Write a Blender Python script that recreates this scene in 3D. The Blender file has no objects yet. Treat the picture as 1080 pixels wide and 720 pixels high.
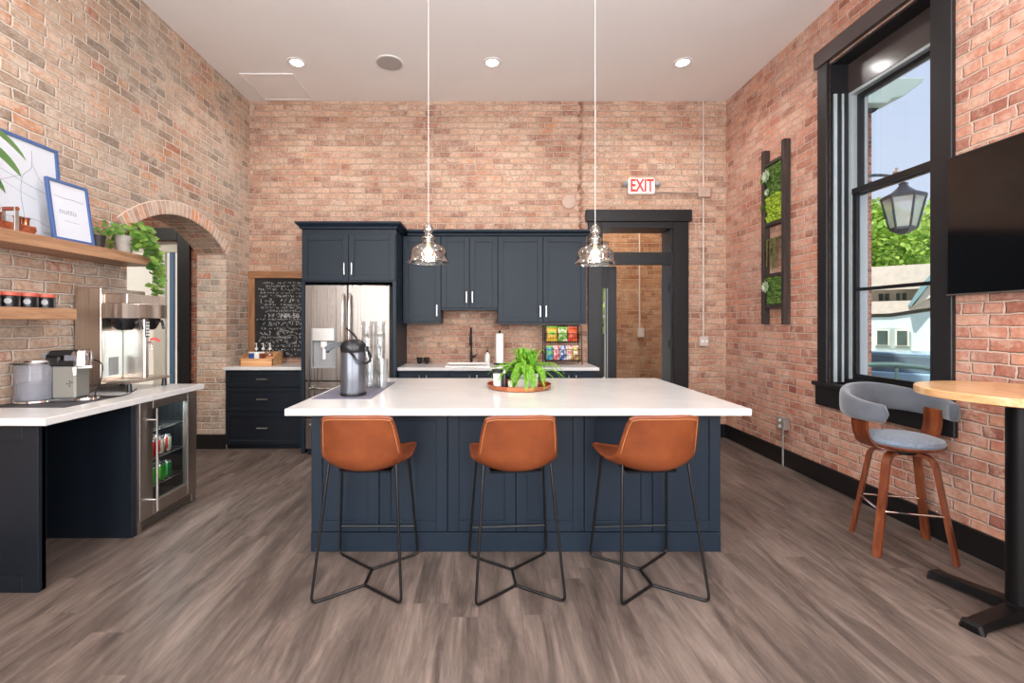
import bpy, bmesh, math, random
from mathutils import Vector, Matrix, noise as mnoise
R = math.radians
PI = math.pi
random.seed(7)
S = bpy.context.scene
COL = S.collection

# ------------------------------------------------------------------ camera, sky, sun, exposure
F = 490.0                      # focal length in pixels of the 1080 px frame
EYE = 1.42
cam_d = bpy.data.cameras.new('camera')
cam_d.sensor_width = 36.0
cam_d.lens = 36.0 * F / 1080.0
cam_d.shift_x = 29.0 / 1080.0
cam_d.shift_y = -20.0 / 1080.0
cam_d.clip_start = 0.02
cam = bpy.data.objects.new('camera', cam_d)
COL.objects.link(cam)
cam.location = (0, 0, EYE)
cam.rotation_euler = (R(90), 0, 0)
S.camera = cam
S.view_settings.view_transform = 'Standard'
S.view_settings.look = 'None'
S.view_settings.gamma = 1.0
S.view_settings.use_curve_mapping = False
S.view_settings.exposure = 0.27
try:
    S.cycles.max_bounces = 10
    S.cycles.diffuse_bounces = 5
    S.cycles.transparent_max_bounces = 24
    S.cycles.sample_clamp_indirect = 6.0
    S.cycles.caustics_reflective = False
    S.cycles.caustics_refractive = False
except Exception:
    pass

W = bpy.data.worlds.new('sky'); S.world = W
W.use_nodes = True
wn = W.node_tree.nodes; wl = W.node_tree.links
wn.clear()
w_out = wn.new('ShaderNodeOutputWorld')
w_bg = wn.new('ShaderNodeBackground')
w_tc = wn.new('ShaderNodeTexCoord')
w_sep = wn.new('ShaderNodeSeparateXYZ')
w_rmp = wn.new('ShaderNodeValToRGB')
wl.new(w_tc.outputs['Generated'], w_sep.inputs[0])
wl.new(w_sep.outputs['Z'], w_rmp.inputs[0])
wl.new(w_rmp.outputs[0], w_bg.inputs[0])
wl.new(w_bg.outputs[0], w_out.inputs[0])
w_rmp.color_ramp.elements[0].position = 0.0
w_rmp.color_ramp.elements[0].color = (0.60, 0.70, 0.85, 1)
w_rmp.color_ramp.elements[1].position = 0.7
w_rmp.color_ramp.elements[1].color = (0.48, 0.60, 0.84, 1)
w_bg.inputs[1].default_value = 0.95

def sun(direction, energy, angle=1.0, color=(1, 1, 1)):
    d = bpy.data.lights.new('sun', 'SUN'); d.energy = energy; d.angle = R(angle); d.color = color
    o = bpy.data.objects.new('sun', d); COL.objects.link(o)
    o.rotation_euler = Vector(direction).to_track_quat('-Z', 'Y').to_euler()
sun((0.42, 0.28, -0.86), 5.2, 1.5, (1.0, 0.96, 0.9))

def area(name, loc, direction, w, h, energy, color=(1, 1, 1), spread=180):
    d = bpy.data.lights.new(name, 'AREA'); d.shape = 'RECTANGLE'; d.size = w; d.size_y = h
    d.energy = energy; d.color = color; d.spread = R(spread)
    o = bpy.data.objects.new(name, d); COL.objects.link(o)
    o.location = loc; o.rotation_euler = Vector(direction).to_track_quat('-Z', 'Y').to_euler()
    return o
DAY = (0.88, 0.95, 1.0)
# added fill lamps in assumed windows behind the camera; portal for the visible one
area('fill_rear_a', (-1.45, -3.12, 2.2), (0, 1, .22), 1.5, 2.7, 155, DAY)
area('fill_rear_b', (1.45, -3.12, 2.2), (0, 1, .22), 1.5, 2.7, 155, DAY)
area('fill_right_a', (3.0, 0.1, 2.3), (-1, 0, .22), 0.95, 2.7, 115, DAY)
area('fill_right_b', (3.0, -1.9, 2.3), (-1, 0, .22), 0.95, 2.7, 115, DAY)
area('fill_left_a', (-2.92, -0.4, 2.3), (1, 0, .22), 0.95, 2.7, 145, DAY)
area('fill_left_b', (-2.92, -2.1, 2.3), (1, 0, .22), 0.95, 2.7, 145, DAY)
pw_ = area('window_portal', (3.36, 3.55, 2.28), (-1, 0.0, 0.0), 0.93, 2.7, 1, DAY)
pw_.data.cycles.is_portal = True

# ------------------------------------------------------------------ materials
MATS = {}
def srgb(r, g, b):
    f = lambda c: (c / 255.0) / 12.92 if c / 255.0 <= 0.04045 else ((c / 255.0 + 0.055) / 1.055) ** 2.4
    return (f(r), f(g), f(b), 1.0)

def newmat(name):
    m = bpy.data.materials.new(name); m.use_nodes = True
    nt = m.node_tree
    b = nt.nodes['Principled BSDF']
    MATS[name] = m
    return m, nt, b

def N(nt, t, **kw):
    n = nt.nodes.new(t)
    for k, v in kw.items():
        setattr(n, k, v)
    return n

def setin(node, **kw):
    for k, v in kw.items():
        node.inputs[k.replace('_', ' ')].default_value = v

def ramp(nt, src, stops, interp='LINEAR'):
    r = N(nt, 'ShaderNodeValToRGB')
    cr = r.color_ramp; cr.interpolation = interp
    while len(cr.elements) < len(stops):
        cr.elements.new(0.5)
    for e, (p, c) in zip(cr.elements, stops):
        e.position = p
        e.color = c if isinstance(c, tuple) else (c, c, c, 1)
    nt.links.new(src, r.inputs[0])
    return r.outputs[0]

def mixc(nt, fac, a, b, mode='MIX'):
    m = N(nt, 'ShaderNodeMix', data_type='RGBA', blend_type=mode)
    for sock, v in ((0, fac), (6, a), (7, b)):
        if hasattr(v, 'is_linked') or hasattr(v, 'links'):
            nt.links.new(v, m.inputs[sock])
        else:
            m.inputs[sock].default_value = v
    return m.outputs[2]

def mathn(nt, op, a, b=None, clamp=False):
    m = N(nt, 'ShaderNodeMath', operation=op); m.use_clamp = clamp
    for i, v in enumerate((a, b)):
        if v is None: continue
        if hasattr(v, 'links'): nt.links.new(v, m.inputs[i])
        else: m.inputs[i].default_value = v
    return m.outputs[0]

def noise(nt, vec, scale, detail=4, rough=0.55, dist=0.0):
    n = N(nt, 'ShaderNodeTexNoise')
    n.inputs['Scale'].default_value = scale; n.inputs['Detail'].default_value = detail
    n.inputs['Roughness'].default_value = rough; n.inputs['Distortion'].default_value = dist
    if vec is not None: nt.links.new(vec, n.inputs['Vector'])
    return n.outputs[0]

def objcoord(nt, scale=(1, 1, 1), src='Object'):
    tc = N(nt, 'ShaderNodeTexCoord'); mp = N(nt, 'ShaderNodeMapping')
    mp.inputs['Scale'].default_value = scale
    nt.links.new(tc.outputs[src], mp.inputs[0])
    return mp.outputs[0]

def bump(nt, b, height, strength=0.3, dist=0.01):
    n = N(nt, 'ShaderNodeBump'); n.inputs['Strength'].default_value = strength; n.inputs['Distance'].default_value = dist
    nt.links.new(height, n.inputs['Height']); nt.links.new(n.outputs[0], b.inputs['Normal'])

def plain(name, col, rough=0.5, metal=0.0, var=0.06, scale=14.0, bmp=0.0, coat=0.0, spec=0.5, sheen=0.0):
    """a painted / moulded surface with a little procedural mottling"""
    m, nt, b = newmat(name)
    v = objcoord(nt)
    n = noise(nt, v, scale, 4)
    dark = tuple(max(0.0, c * (1 - var)) for c in col[:3]) + (1,)
    lite = tuple(min(1.0, c * (1 + var)) for c in col[:3]) + (1,)
    nt.links.new(ramp(nt, n, [(0.3, dark), (0.7, lite)]), b.inputs['Base Color'])
    setin(b, Roughness=rough, Metallic=metal)
    b.inputs['Specular IOR Level'].default_value = spec
    if coat: b.inputs['Coat Weight'].default_value = coat; b.inputs['Coat Roughness'].default_value = 0.1
    if sheen: b.inputs['Sheen Weight'].default_value = sheen
    if bmp: bump(nt, b, noise(nt, v, scale * 8, 3), bmp, 0.002)
    return m

def glow(name, col, strength):
    m, nt, b = newmat(name)
    b.inputs['Base Color'].default_value = col
    b.inputs['Emission Color'].default_value = col
    b.inputs['Emission Strength'].default_value = strength
    return m

def thin_glass(name, tint=(1, 1, 1, 1), ior=1.5, add=0.0, rough=0.01):
    m = bpy.data.materials.new(name); m.use_nodes = True; MATS[name] = m
    nt = m.node_tree; nt.nodes.clear()
    o = N(nt, 'ShaderNodeOutputMaterial'); mx = N(nt, 'ShaderNodeMixShader')
    t = N(nt, 'ShaderNodeBsdfTransparent'); g = N(nt, 'ShaderNodeBsdfGlossy'); lw = N(nt, 'ShaderNodeLayerWeight'); lw.inputs['Blend'].default_value = .5
    t.inputs[0].default_value = tint; g.inputs['Roughness'].default_value = rough
    f0 = ((ior - 1) / (ior + 1)) ** 2
    a = mathn(nt, 'ADD', mathn(nt, 'MULTIPLY', mathn(nt, 'POWER', lw.outputs['Facing'], 4.0), 1 - f0), f0 + add, True)
    nt.links.new(a, mx.inputs[0]); nt.links.new(t.outputs[0], mx.inputs[1]); nt.links.new(g.outputs[0], mx.inputs[2])
    nt.links.new(mx.outputs[0], o.inputs[0])
    return m

def brick_mat(name, pal, mortar, residue, res_lo, res_hi, res_z=None, seam=None, zone=None, bw=0.212, rh=0.0735, offs=(0, 0), orange=False, gain=(1, 1, 1, 1)):
    m, nt, b = newmat(name)
    tc = N(nt, 'ShaderNodeTexCoord')
    uv = tc.outputs['UV']
    # wobble the joints
    nz = N(nt, 'ShaderNodeTexNoise'); nz.inputs['Scale'].default_value = 8; nz.inputs['Detail'].default_value = 5; nz.inputs['Roughness'].default_value = .62
    nt.links.new(uv, nz.inputs['Vector'])
    sub = N(nt, 'ShaderNodeVectorMath', operation='SUBTRACT'); nt.links.new(nz.outputs['Color'], sub.inputs[0]); sub.inputs[1].default_value = (.5, .5, .5)
    scl = N(nt, 'ShaderNodeVectorMath', operation='MULTIPLY'); nt.links.new(sub.outputs[0], scl.inputs[0]); scl.inputs[1].default_value = (.05, .024, 0)
    add = N(nt, 'ShaderNodeVectorMath', operation='ADD'); nt.links.new(uv, add.inputs[0]); nt.links.new(scl.outputs[0], add.inputs[1])
    add2 = N(nt, 'ShaderNodeVectorMath', operation='ADD'); nt.links.new(add.outputs[0], add2.inputs[0]); add2.inputs[1].default_value = (offs[0], offs[1], 0)
    br = N(nt, 'ShaderNodeTexBrick'); br.offset = 0.5; br.squash = 0.56; br.squash_frequency = 5
    nt.links.new(add2.outputs[0], br.inputs['Vector'])
    br.inputs['Color1'].default_value = (0, 0, 0, 1); br.inputs['Color2'].default_value = (1, 1, 1, 1); br.inputs['Mortar'].default_value = (.5, .5, .5, 1)
    br.inputs['Scale'].default_value = 1.0
    setin(br, Mortar_Size=0.009, Mortar_Smooth=0.7, Bias=0.0, Brick_Width=bw, Row_Height=rh)
    tint = br.outputs['Color']; mort = br.outputs['Fac']
    base = ramp(nt, tint, pal)
    mott = noise(nt, uv, 26, 5, 0.65)
    base = mixc(nt, 0.55, base, ramp(nt, mott, [(0.25, (.45, .43, .42, 1)), (0.75, (1.4, 1.4, 1.4, 1))]), 'MULTIPLY')
    if zone:      # a second palette that takes over in large patches
        zc = ramp(nt, tint, zone[0])
        zf = ramp(nt, noise(nt, uv, 0.9, 3, 0.5), [(zone[1], 0.0), (zone[2], 1.0)])
        base = mixc(nt, zf, base, zc)
    if orange:    # rust-orange stained bricks in patches
        base = mixc(nt, mathn(nt, 'MULTIPLY', ramp(nt, noise(nt, uv, 1.6, 4, .6), [(.50, 0.0), (.68, 1.0)]), .55), base, srgb(206, 146, 98))
    # plaster and lime residue left on the faces
    rn = noise(nt, uv, 1.7, 9, 0.74)
    rfac = ramp(nt, rn, [(res_lo, 0.0), (res_hi, 1.0)])
    fleck = ramp(nt, noise(nt, uv, 34, 4, 0.7), [(0.42, 0.0), (0.56, 1.0)])
    pb = N(nt, 'ShaderNodeMapRange'); nt.links.new(tint, pb.inputs[0]); setin(pb, From_Min=0.0, From_Max=1.0, To_Min=0.55, To_Max=1.15)
    rfac = mathn(nt, 'MULTIPLY', rfac, mathn(nt, 'ADD', mathn(nt, 'MULTIPLY', fleck, 0.62), 0.34))
    rfac = mathn(nt, 'MULTIPLY', rfac, pb.outputs[0], True)
    if res_z:
        sp = N(nt, 'ShaderNodeSeparateXYZ'); nt.links.new(uv, sp.inputs[0])
        mr = N(nt, 'ShaderNodeMapRange'); nt.links.new(sp.outputs['Y'], mr.inputs[0]); setin(mr, From_Min=res_z[0], From_Max=res_z[1], To_Min=res_z[2], To_Max=1.0)
        rfac = mathn(nt, 'MULTIPLY', rfac, mr.outputs[0])
    base = mixc(nt, rfac, base, residue)
    mcol = mixc(nt, noise(nt, uv, 60, 3), tuple(c * .82 for c in mortar[:3]) + (1,), mortar)
    colr = mixc(nt, mort, base, mcol)
    if seam:      # the ragged dark butt joint
        sp = N(nt, 'ShaderNodeSeparateXYZ'); nt.links.new(uv, sp.inputs[0])
        wob = mathn(nt, 'MULTIPLY', mathn(nt, 'SUBTRACT', noise(nt, uv, 7, 4), 0.5), 0.16)
        d = mathn(nt, 'ABSOLUTE', mathn(nt, 'SUBTRACT', mathn(nt, 'ADD', sp.outputs['X'], wob), seam[0]))
        m1 = ramp(nt, d, [(0.018, 1.0), (0.034, 0.0)])
        m2 = mathn(nt, 'GREATER_THAN', sp.outputs['Y'], seam[1])
        colr = mixc(nt, mathn(nt, 'MULTIPLY', mathn(nt, 'MULTIPLY', m1, m2), ramp(nt, noise(nt, uv, 14, 3), [(.38, .25), (.6, .85)])), colr, srgb(126, 66, 48))
    # smeared lime that runs over bricks and joints alike, and dark chips
    sm = ramp(nt, noise(nt, uv, 5.5, 10, 0.78), [(.50, 0.0), (.60, .62)])
    colr = mixc(nt, sm, colr, residue)
    ch = ramp(nt, noise(nt, uv, 19, 6, 0.8), [(.30, .55), (.40, 0.0)])
    colr = mixc(nt, ch, colr, tuple(c * .35 for c in pal[0][1][:3]) + (1,))
    colr = mixc(nt, 1.0, colr, gain, 'MULTIPLY')
    nt.links.new(colr, b.inputs['Base Color'])
    setin(b, Roughness=0.88); b.inputs['Specular IOR Level'].default_value = 0.25
    h = mathn(nt, 'SUBTRACT', mathn(nt, 'MULTIPLY', noise(nt, uv, 45, 5, .7), 0.5), mort)
    bump(nt, b, h, 1.0, 0.012)
    return m

brick_mat('brick_left', [(0.0, srgb(134, 112, 98)), (0.25, srgb(166, 138, 118)), (0.5, srgb(194, 150, 118)), (0.68, srgb(172, 146, 126)), (0.86, srgb(200, 138, 96)), (1.0, srgb(170, 98, 70))],
          srgb(234, 222, 210), srgb(220, 206, 192), 0.34, 0.60, res_z=(3.3, 1.9, 0.7), gain=(.93, .88, .83, 1),
          zone=([(0.0, srgb(134, 122, 112)), (0.5, srgb(168, 152, 138)), (0.85, srgb(188, 158, 138)), (1.0, srgb(178, 106, 82))], 0.44, 0.60))
brick_mat('brick_back', [(0.0, srgb(134, 76, 60)), (0.3, srgb(168, 106, 84)), (0.6, srgb(188, 130, 104)), (0.85, srgb(200, 138, 96)), (1.0, srgb(146, 88, 72))],
          srgb(226, 204, 186), srgb(220, 197, 178), 0.30, 0.52, res_z=(0.8, 3.0, 0.75), seam=(1.19, 2.52), orange=True, gain=(.84, .79, .75, 1))
brick_mat('brick_right', [(0.0, srgb(150, 86, 70)), (0.3, srgb(186, 116, 94)), (0.6, srgb(202, 134, 110)), (0.85, srgb(210, 146, 116)), (1.0, srgb(166, 106, 92))],
          srgb(228, 204, 190), srgb(226, 196, 180), 0.36, 0.60, res_z=(1.2, 3.6, 0.8), gain=(.88, .82, .77, 1))
brick_mat('brick_room', [(0.0, srgb(150, 94, 68)), (0.4, srgb(180, 124, 90)), (0.7, srgb(194, 140, 102)), (1.0, srgb(156, 96, 74))],
          srgb(212, 188, 160), srgb(218, 192, 160), 0.36, 0.66)
brick_mat('brick_hall', [(0.0, srgb(120, 70, 56)), (0.4, srgb(150, 90, 72)), (1.0, srgb(176, 108, 84))],
          srgb(186, 164, 150), srgb(190, 168, 152), 0.5, 0.8)

def voussoir_mat():
    m, nt, b = newmat('brick_arch')
    g = N(nt, 'ShaderNodeNewGeometry')
    c = ramp(nt, g.outputs['Random Per Island'], [(0.0, srgb(186, 160, 142)), (0.35, srgb(200, 172, 152)), (0.6, srgb(176, 140, 118)), (0.82, srgb(206, 146, 112)), (1.0, srgb(176, 108, 82))], 'CONSTANT')
    v = objcoord(nt)
    c = mixc(nt, ramp(nt, noise(nt, v, 12, 6, .7), [(.46, 0.0), (.62, .6)]), c, srgb(214, 196, 180))
    nt.links.new(c, b.inputs['Base Color']); setin(b, Roughness=.9)
    bump(nt, b, noise(nt, v, 60, 4, .7), .5, .006)
voussoir_mat()

def floor_mat():
    m, nt, b = newmat('vinyl_plank')
    tc = N(nt, 'ShaderNodeTexCoord')
    sp = N(nt, 'ShaderNodeSeparateXYZ'); nt.links.new(tc.outputs['Object'], sp.inputs[0])
    row = mathn(nt, 'FLOOR', mathn(nt, 'DIVIDE', sp.outputs['X'], 0.18))
    wn_ = N(nt, 'ShaderNodeTexWhiteNoise', noise_dimensions='1D'); nt.links.new(row, wn_.inputs['W'])
    yo = mathn(nt, 'ADD', sp.outputs['Y'], mathn(nt, 'MULTIPLY', wn_.outputs['Value'], 1.22))
    cb = N(nt, 'ShaderNodeCombineXYZ'); nt.links.new(yo, cb.inputs[0]); nt.links.new(sp.outputs['X'], cb.inputs[1])
    br = N(nt, 'ShaderNodeTexBrick'); br.offset = 0.0
    nt.links.new(cb.outputs[0], br.inputs['Vector'])
    br.inputs['Color1'].default_value = (0, 0, 0, 1); br.inputs['Color2'].default_value = (1, 1, 1, 1); br.inputs['Mortar'].default_value = (.5, .5, .5, 1)
    br.inputs['Scale'].default_value = 1
    setin(br, Mortar_Size=0.0012, Mortar_Smooth=0.2, Bias=0.0, Brick_Width=1.22, Row_Height=0.18)
    shift = N(nt, 'ShaderNodeVectorMath', operation='MULTIPLY_ADD')
    nt.links.new(br.outputs['Color'], shift.inputs[0]); shift.inputs[1].default_value = (.22, .8, .3)
    nt.links.new(tc.outputs['Object'], shift.inputs[2])
    mp = N(nt, 'ShaderNodeMapping'); mp.inputs['Scale'].default_value = (8, 1.3, 1)
    nt.links.new(shift.outputs[0], mp.inputs[0])
    mp2 = N(nt, 'ShaderNodeMapping'); mp2.inputs['Scale'].default_value = (52, 3.6, 1)
    nt.links.new(shift.outputs[0], mp2.inputs[0])
    grain = noise(nt, mp.outputs[0], 1.0, 9, .66, .8)
    blotch = noise(nt, objcoord(nt, (3.2, 1.1, 1)), 1.0, 5, .6, .4)
    fine = noise(nt, mp2.outputs[0], 1.0, 5, .65, .5)
    c = ramp(nt, grain, [(.30, srgb(64, 55, 50)), (.44, srgb(89, 77, 70)), (.57, srgb(110, 96, 88)), (.74, srgb(132, 117, 108))])
    c = mixc(nt, .6, c, ramp(nt, fine, [(.25, (.66, .64, .63, 1)), (.7, (1.2, 1.2, 1.2, 1))]), 'MULTIPLY')
    c = mixc(nt, .8, c, ramp(nt, blotch, [(.32, (.80, .77, .76, 1)), (.66, (1.15, 1.16, 1.17, 1))]), 'MULTIPLY')
    c = mixc(nt, .5, c, ramp(nt, br.outputs['Color'], [(0, (.93, .93, .93, 1)), (1, (1.06, 1.055, 1.05, 1))]), 'MULTIPLY')
    c = mixc(nt, mathn(nt, 'MULTIPLY', br.outputs['Fac'], .18), c, srgb(64, 56, 52))
    nt.links.new(c, b.inputs['Base Color'])
    nt.links.new(ramp(nt, fine, [(.3, .52), (.7, .38)]), b.inputs['Roughness'])
    b.inputs['Specular IOR Level'].default_value = .4
    bump(nt, b, mathn(nt, 'SUBTRACT', fine, br.outputs['Fac']), .18, .002)
floor_mat()

def wood_mat(name, c1, c2, c3, axis=1, rough=.45, sc=1.0, coat=0.0):
    m, nt, b = newmat(name)
    s = [22 * sc] * 3; s[axis] = 1.6 * sc
    v = objcoord(nt, tuple(s))
    g = noise(nt, v, 1.0, 6, .6, 1.2)
    s2 = [90 * sc] * 3; s2[axis] = 4 * sc
    f = noise(nt, objcoord(nt, tuple(s2)), 1.0, 3, .6)
    c = ramp(nt, g, [(.3, c1), (.5, c2), (.7, c3)])
    c = mixc(nt, .4, c, ramp(nt, f, [(.3, (.75, .73, .7, 1)), (.7, (1.15, 1.15, 1.15, 1))]), 'MULTIPLY')
    nt.links.new(c, b.inputs['Base Color']); setin(b, Roughness=rough)
    if coat: b.inputs['Coat Weight'].default_value = coat
    bump(nt, b, f, .12, .001)
    return m
wood_mat('shelf_wood', srgb(142, 102, 76), srgb(172, 130, 98), srgb(196, 156, 122), 1)
wood_mat('frame_wood', srgb(120, 80, 52), srgb(160, 112, 74), srgb(186, 138, 96), 2)
wood_mat('lintel_wood', srgb(120, 80, 52), srgb(160, 112, 74), srgb(186, 138, 96), 0)
wood_mat('caddy_wood', srgb(176, 122, 80), srgb(206, 152, 104), srgb(224, 176, 128), 0)
wood_mat('table_wood', srgb(186, 132, 88), srgb(214, 162, 112), srgb(230, 186, 140), 1, .3, .8, .3)
wood_mat('walnut', srgb(78, 36, 20), srgb(108, 52, 28), srgb(134, 72, 40), 2, .32, .8, .3)
wood_mat('dark_ladder_wood', srgb(34, 26, 24), srgb(52, 40, 36), srgb(74, 58, 52), 2, .7)
wood_mat('cherry', srgb(104, 46, 28), srgb(138, 66, 40), srgb(160, 86, 56), 1, .35, 1, .2)

def steel_mat(name, base, axis=2, rough=.26, metal=1.0):
    m, nt, b = newmat(name)
    s = [60] * 3; s[axis] = .8
    v = objcoord(nt, tuple(s))
    n = noise(nt, v, 1.0, 3, .5)
    nt.links.new(ramp(nt, n, [(.3, tuple(c * .86 for c in base[:3]) + (1,)), (.7, base)]), b.inputs['Base Color'])
    nt.links.new(ramp(nt, n, [(.3, rough * .8), (.7, rough * 1.25)]), b.inputs['Roughness'])
    b.inputs['Metallic'].default_value = metal
    big = noise(nt, objcoord(nt, (3.5, 3.5, .25)), 1.0, 2, .5)
    bump(nt, b, big, .10, .02)
    return m
steel_mat('fridge_steel', srgb(142, 133, 126), rough=.3)
steel_mat('brewer_steel', srgb(222, 210, 198), 2, .34)
steel_mat('cooler_steel', srgb(178, 168, 160), 2, .36)
plain('chrome', srgb(225, 225, 225), .12, 1.0, .02)
plain('polished_panel', srgb(186, 198, 198), .22, .9, .01)
plain('satin_nickel', srgb(206, 204, 200), .28, 1.0, .03)
NAVY = srgb(22, 34, 46)
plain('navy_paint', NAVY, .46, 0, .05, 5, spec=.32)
plain('navy_shaded', srgb(18, 24, 32), .45, 0, .05, 5, spec=.35)  # same cabinet navy with the dimmer light at left put into its colour
plain('casing_black', srgb(28, 27, 29), .42, 0, .08, 4, spec=.4)
plain('brown_panel', srgb(66, 56, 54), .22, 0, .06, 4, coat=.4)
plain('black_base', srgb(17, 15, 16), .42, 0, .1, 6)
plain('black_metal', srgb(24, 22, 23), .38, .6, .1, 12)
plain('gun_tube', srgb(30, 28, 28), .3, .5, .1, 12)
plain('black_plastic', srgb(18, 18, 20), .32, 0, .1, 20)
plain('black_rubber', srgb(14, 14, 14), .7, 0, .1, 30)
plain('tv_screen', srgb(8, 8, 9), .10, 0, .02, 3, spec=.6)
plain('ceiling_paint', srgb(236, 232, 229), .9, 0, .015, 1.2)
plain('white_paint', srgb(232, 230, 226), .5, 0, .02, 6)
plain('white_plastic', srgb(232, 230, 226), .35, 0, .02, 10)
plain('grey_plastic', srgb(150, 150, 150), .4, 0, .03, 10)
plain('speaker_grille', srgb(176, 168, 164), .7, 0, .12, 160)
plain('galvanised', srgb(186, 182, 176), .38, .7, .12, 26)
plain('conduit_paint', srgb(206, 190, 178), .45, .2, .08, 20)
plain('box_paint', srgb(184, 158, 142), .6, .1, .1, 24)
plain('tank_smoke', srgb(104, 104, 112), .12, 0, .04, 6)
plain('silver_paint', srgb(140, 139, 132), .34, .35, .04, 8)
plain('copper', srgb(206, 128, 92), .28, 1.0, .12, 16)
plain('ceramic', srgb(236, 232, 226), .25, 0, .02, 9)
plain('soil', srgb(58, 44, 34), .95, 0, .4, 60, .6)
plain('mat_grey', srgb(108, 106, 120), .75, 0, .16, 60, .4)
plain('mat_dark', srgb(64, 58, 62), .75, 0, .16, 60, .4)
plain('blue_frame', srgb(66, 92, 142), .45, 0, .06, 12)
plain('poster_paper', srgb(206, 209, 216), .5, 0, .02, 3)
plain('print_ink', srgb(112, 114, 122), .7, 0, .05, 9)
plain('print_grey', srgb(150, 152, 160), .7, 0, .05, 9)
plain('exit_red', srgb(214, 48, 44), .5, 0, .04, 9)
plain('exit_face', srgb(246, 236, 228), .4, 0, .02, 9)
plain('chalk', srgb(196, 194, 190), .95, 0, .35, 90)
plain('blue_lid', srgb(44, 78, 140), .35, 0, .05, 9)
plain('red_lid', srgb(196, 44, 36), .35, 0, .05, 9)
plain('terracotta_lid', srgb(196, 92, 72), .4, 0, .1, 9)
plain('pot_dark', srgb(50, 44, 42), .5, 0, .2, 22)
plain('pot_grey', srgb(156, 148, 138), .55, 0, .15, 22)
plain('paper', srgb(244, 242, 238), .85, 0, .02, 14)
plain('moss_bright', srgb(138, 160, 40), .95, 0, .45, 30)
plain('moss_dark', srgb(74, 100, 34), .95, 0, .5, 30)
plain('succulent', srgb(176, 190, 160), .7, 0, .15, 30)
plain('chrome_can', srgb(214, 214, 214), .22, 1.0, .03)
plain('stitch', srgb(190, 134, 88), .8, 0, .05, 30)
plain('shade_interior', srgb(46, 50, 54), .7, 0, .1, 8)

def leather_mat():
    m, nt, b = newmat('tan_leather')
    v = objcoord(nt)
    n = noise(nt, v, 5, 5, .6)
    nt.links.new(ramp(nt, n, [(.3, srgb(98, 46, 22)), (.55, srgb(120, 59, 28)), (.75, srgb(136, 72, 37))]), b.inputs['Base Color'])
    setin(b, Roughness=.36)
    vo = N(nt, 'ShaderNodeTexVoronoi'); vo.inputs['Scale'].default_value = 260; nt.links.new(v, vo.inputs['Vector'])
    bump(nt, b, mathn(nt, 'ADD', vo.outputs['Distance'], mathn(nt, 'MULTIPLY', n, 2.0)), .12, .002)
leather_mat()

def velvet_mat():
    m, nt, b = newmat('grey_velvet')
    v = objcoord(nt)
    n = noise(nt, v, 4, 5, .6)
    nt.links.new(ramp(nt, n, [(.3, srgb(64, 66, 74)), (.7, srgb(92, 96, 104))]), b.inputs['Base Color'])
    setin(b, Roughness=.8); b.inputs['Sheen Weight'].default_value = .5
    bump(nt, b, noise(nt, v, 300, 2), .15, .001)
    m, nt, b = newmat('seat_fabric')
    v = objcoord(nt)
    n = noise(nt, v, 60, 5, .6)
    nt.links.new(ramp(nt, n, [(.3, srgb(98, 108, 122)), (.7, srgb(128, 138, 152))]), b.inputs['Base Color'])
    setin(b, Roughness=.85); b.inputs['Sheen Weight'].default_value = .3
velvet_mat()

def quartz_mat():
    m, nt, b = newmat('white_quartz')
    v = objcoord(nt)
    c = ramp(nt, noise(nt, v, 3.0, 7, .6, .4), [(.3, srgb(206, 202, 199)), (.6, srgb(214, 211, 208)), (.8, srgb(209, 205, 202))])
    c = mixc(nt, ramp(nt, noise(nt, v, 160, 2), [(.6, 0.0), (.72, .25)]), c, srgb(190, 186, 182))
    nt.links.new(c, b.inputs['Base Color']); setin(b, Roughness=.2)
quartz_mat()

def leaf_mat(name, c1, c2, rough=.45):
    m, nt, b = newmat(name)
    g = N(nt, 'ShaderNodeNewGeometry')
    nt.links.new(ramp(nt, g.outputs['Random Per Island'], [(0, c1), (1, c2)]), b.inputs['Base Color'])
    setin(b, Roughness=rough)
    b.inputs['Subsurface Weight'].default_value = 0.0
    # light passes through thin leaves
    tr = N(nt, 'ShaderNodeBsdfTranslucent'); nt.links.new(ramp(nt, g.outputs['Random Per Island'], [(0, c1), (1, c2)]), tr.inputs[0])
    mx = N(nt, 'ShaderNodeMixShader'); mx.inputs[0].default_value = .35
    out = nt.nodes['Material Output']
    nt.links.new(b.outputs[0], mx.inputs[1]); nt.links.new(tr.outputs[0], mx.inputs[2]); nt.links.new(mx.outputs[0], out.inputs[0])
leaf_mat('fern_leaf', srgb(84, 150, 28), srgb(158, 206, 70))
leaf_mat('pothos_leaf', srgb(66, 118, 48), srgb(150, 184, 84))
leaf_mat('broad_leaf', srgb(96, 138, 76), srgb(140, 172, 110))
leaf_mat('hanging_leaf', srgb(96, 96, 52), srgb(140, 136, 84))
leaf_mat('tree_leaf', srgb(128, 170, 58), srgb(196, 220, 110), .7)
leaf_mat('tree_leaf_dark', srgb(84, 130, 52), srgb(150, 190, 84), .7)
plain('bark', srgb(92, 74, 58), .9, 0, .3, 12)
plain('stem', srgb(104, 132, 62), .6, 0, .2, 12)

thin_glass('window_glass', (1, 1, 1, 1), 1.35)
thin_glass('shade_glass', (.95, .93, .90, 1), 2.1, .10, .06)
thin_glass('tumbler_glass', (.94, .95, .95, 1), 2.0, .10, .08)
thin_glass('cooler_glass', (.82, .86, .86, 1), 1.4)

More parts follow.
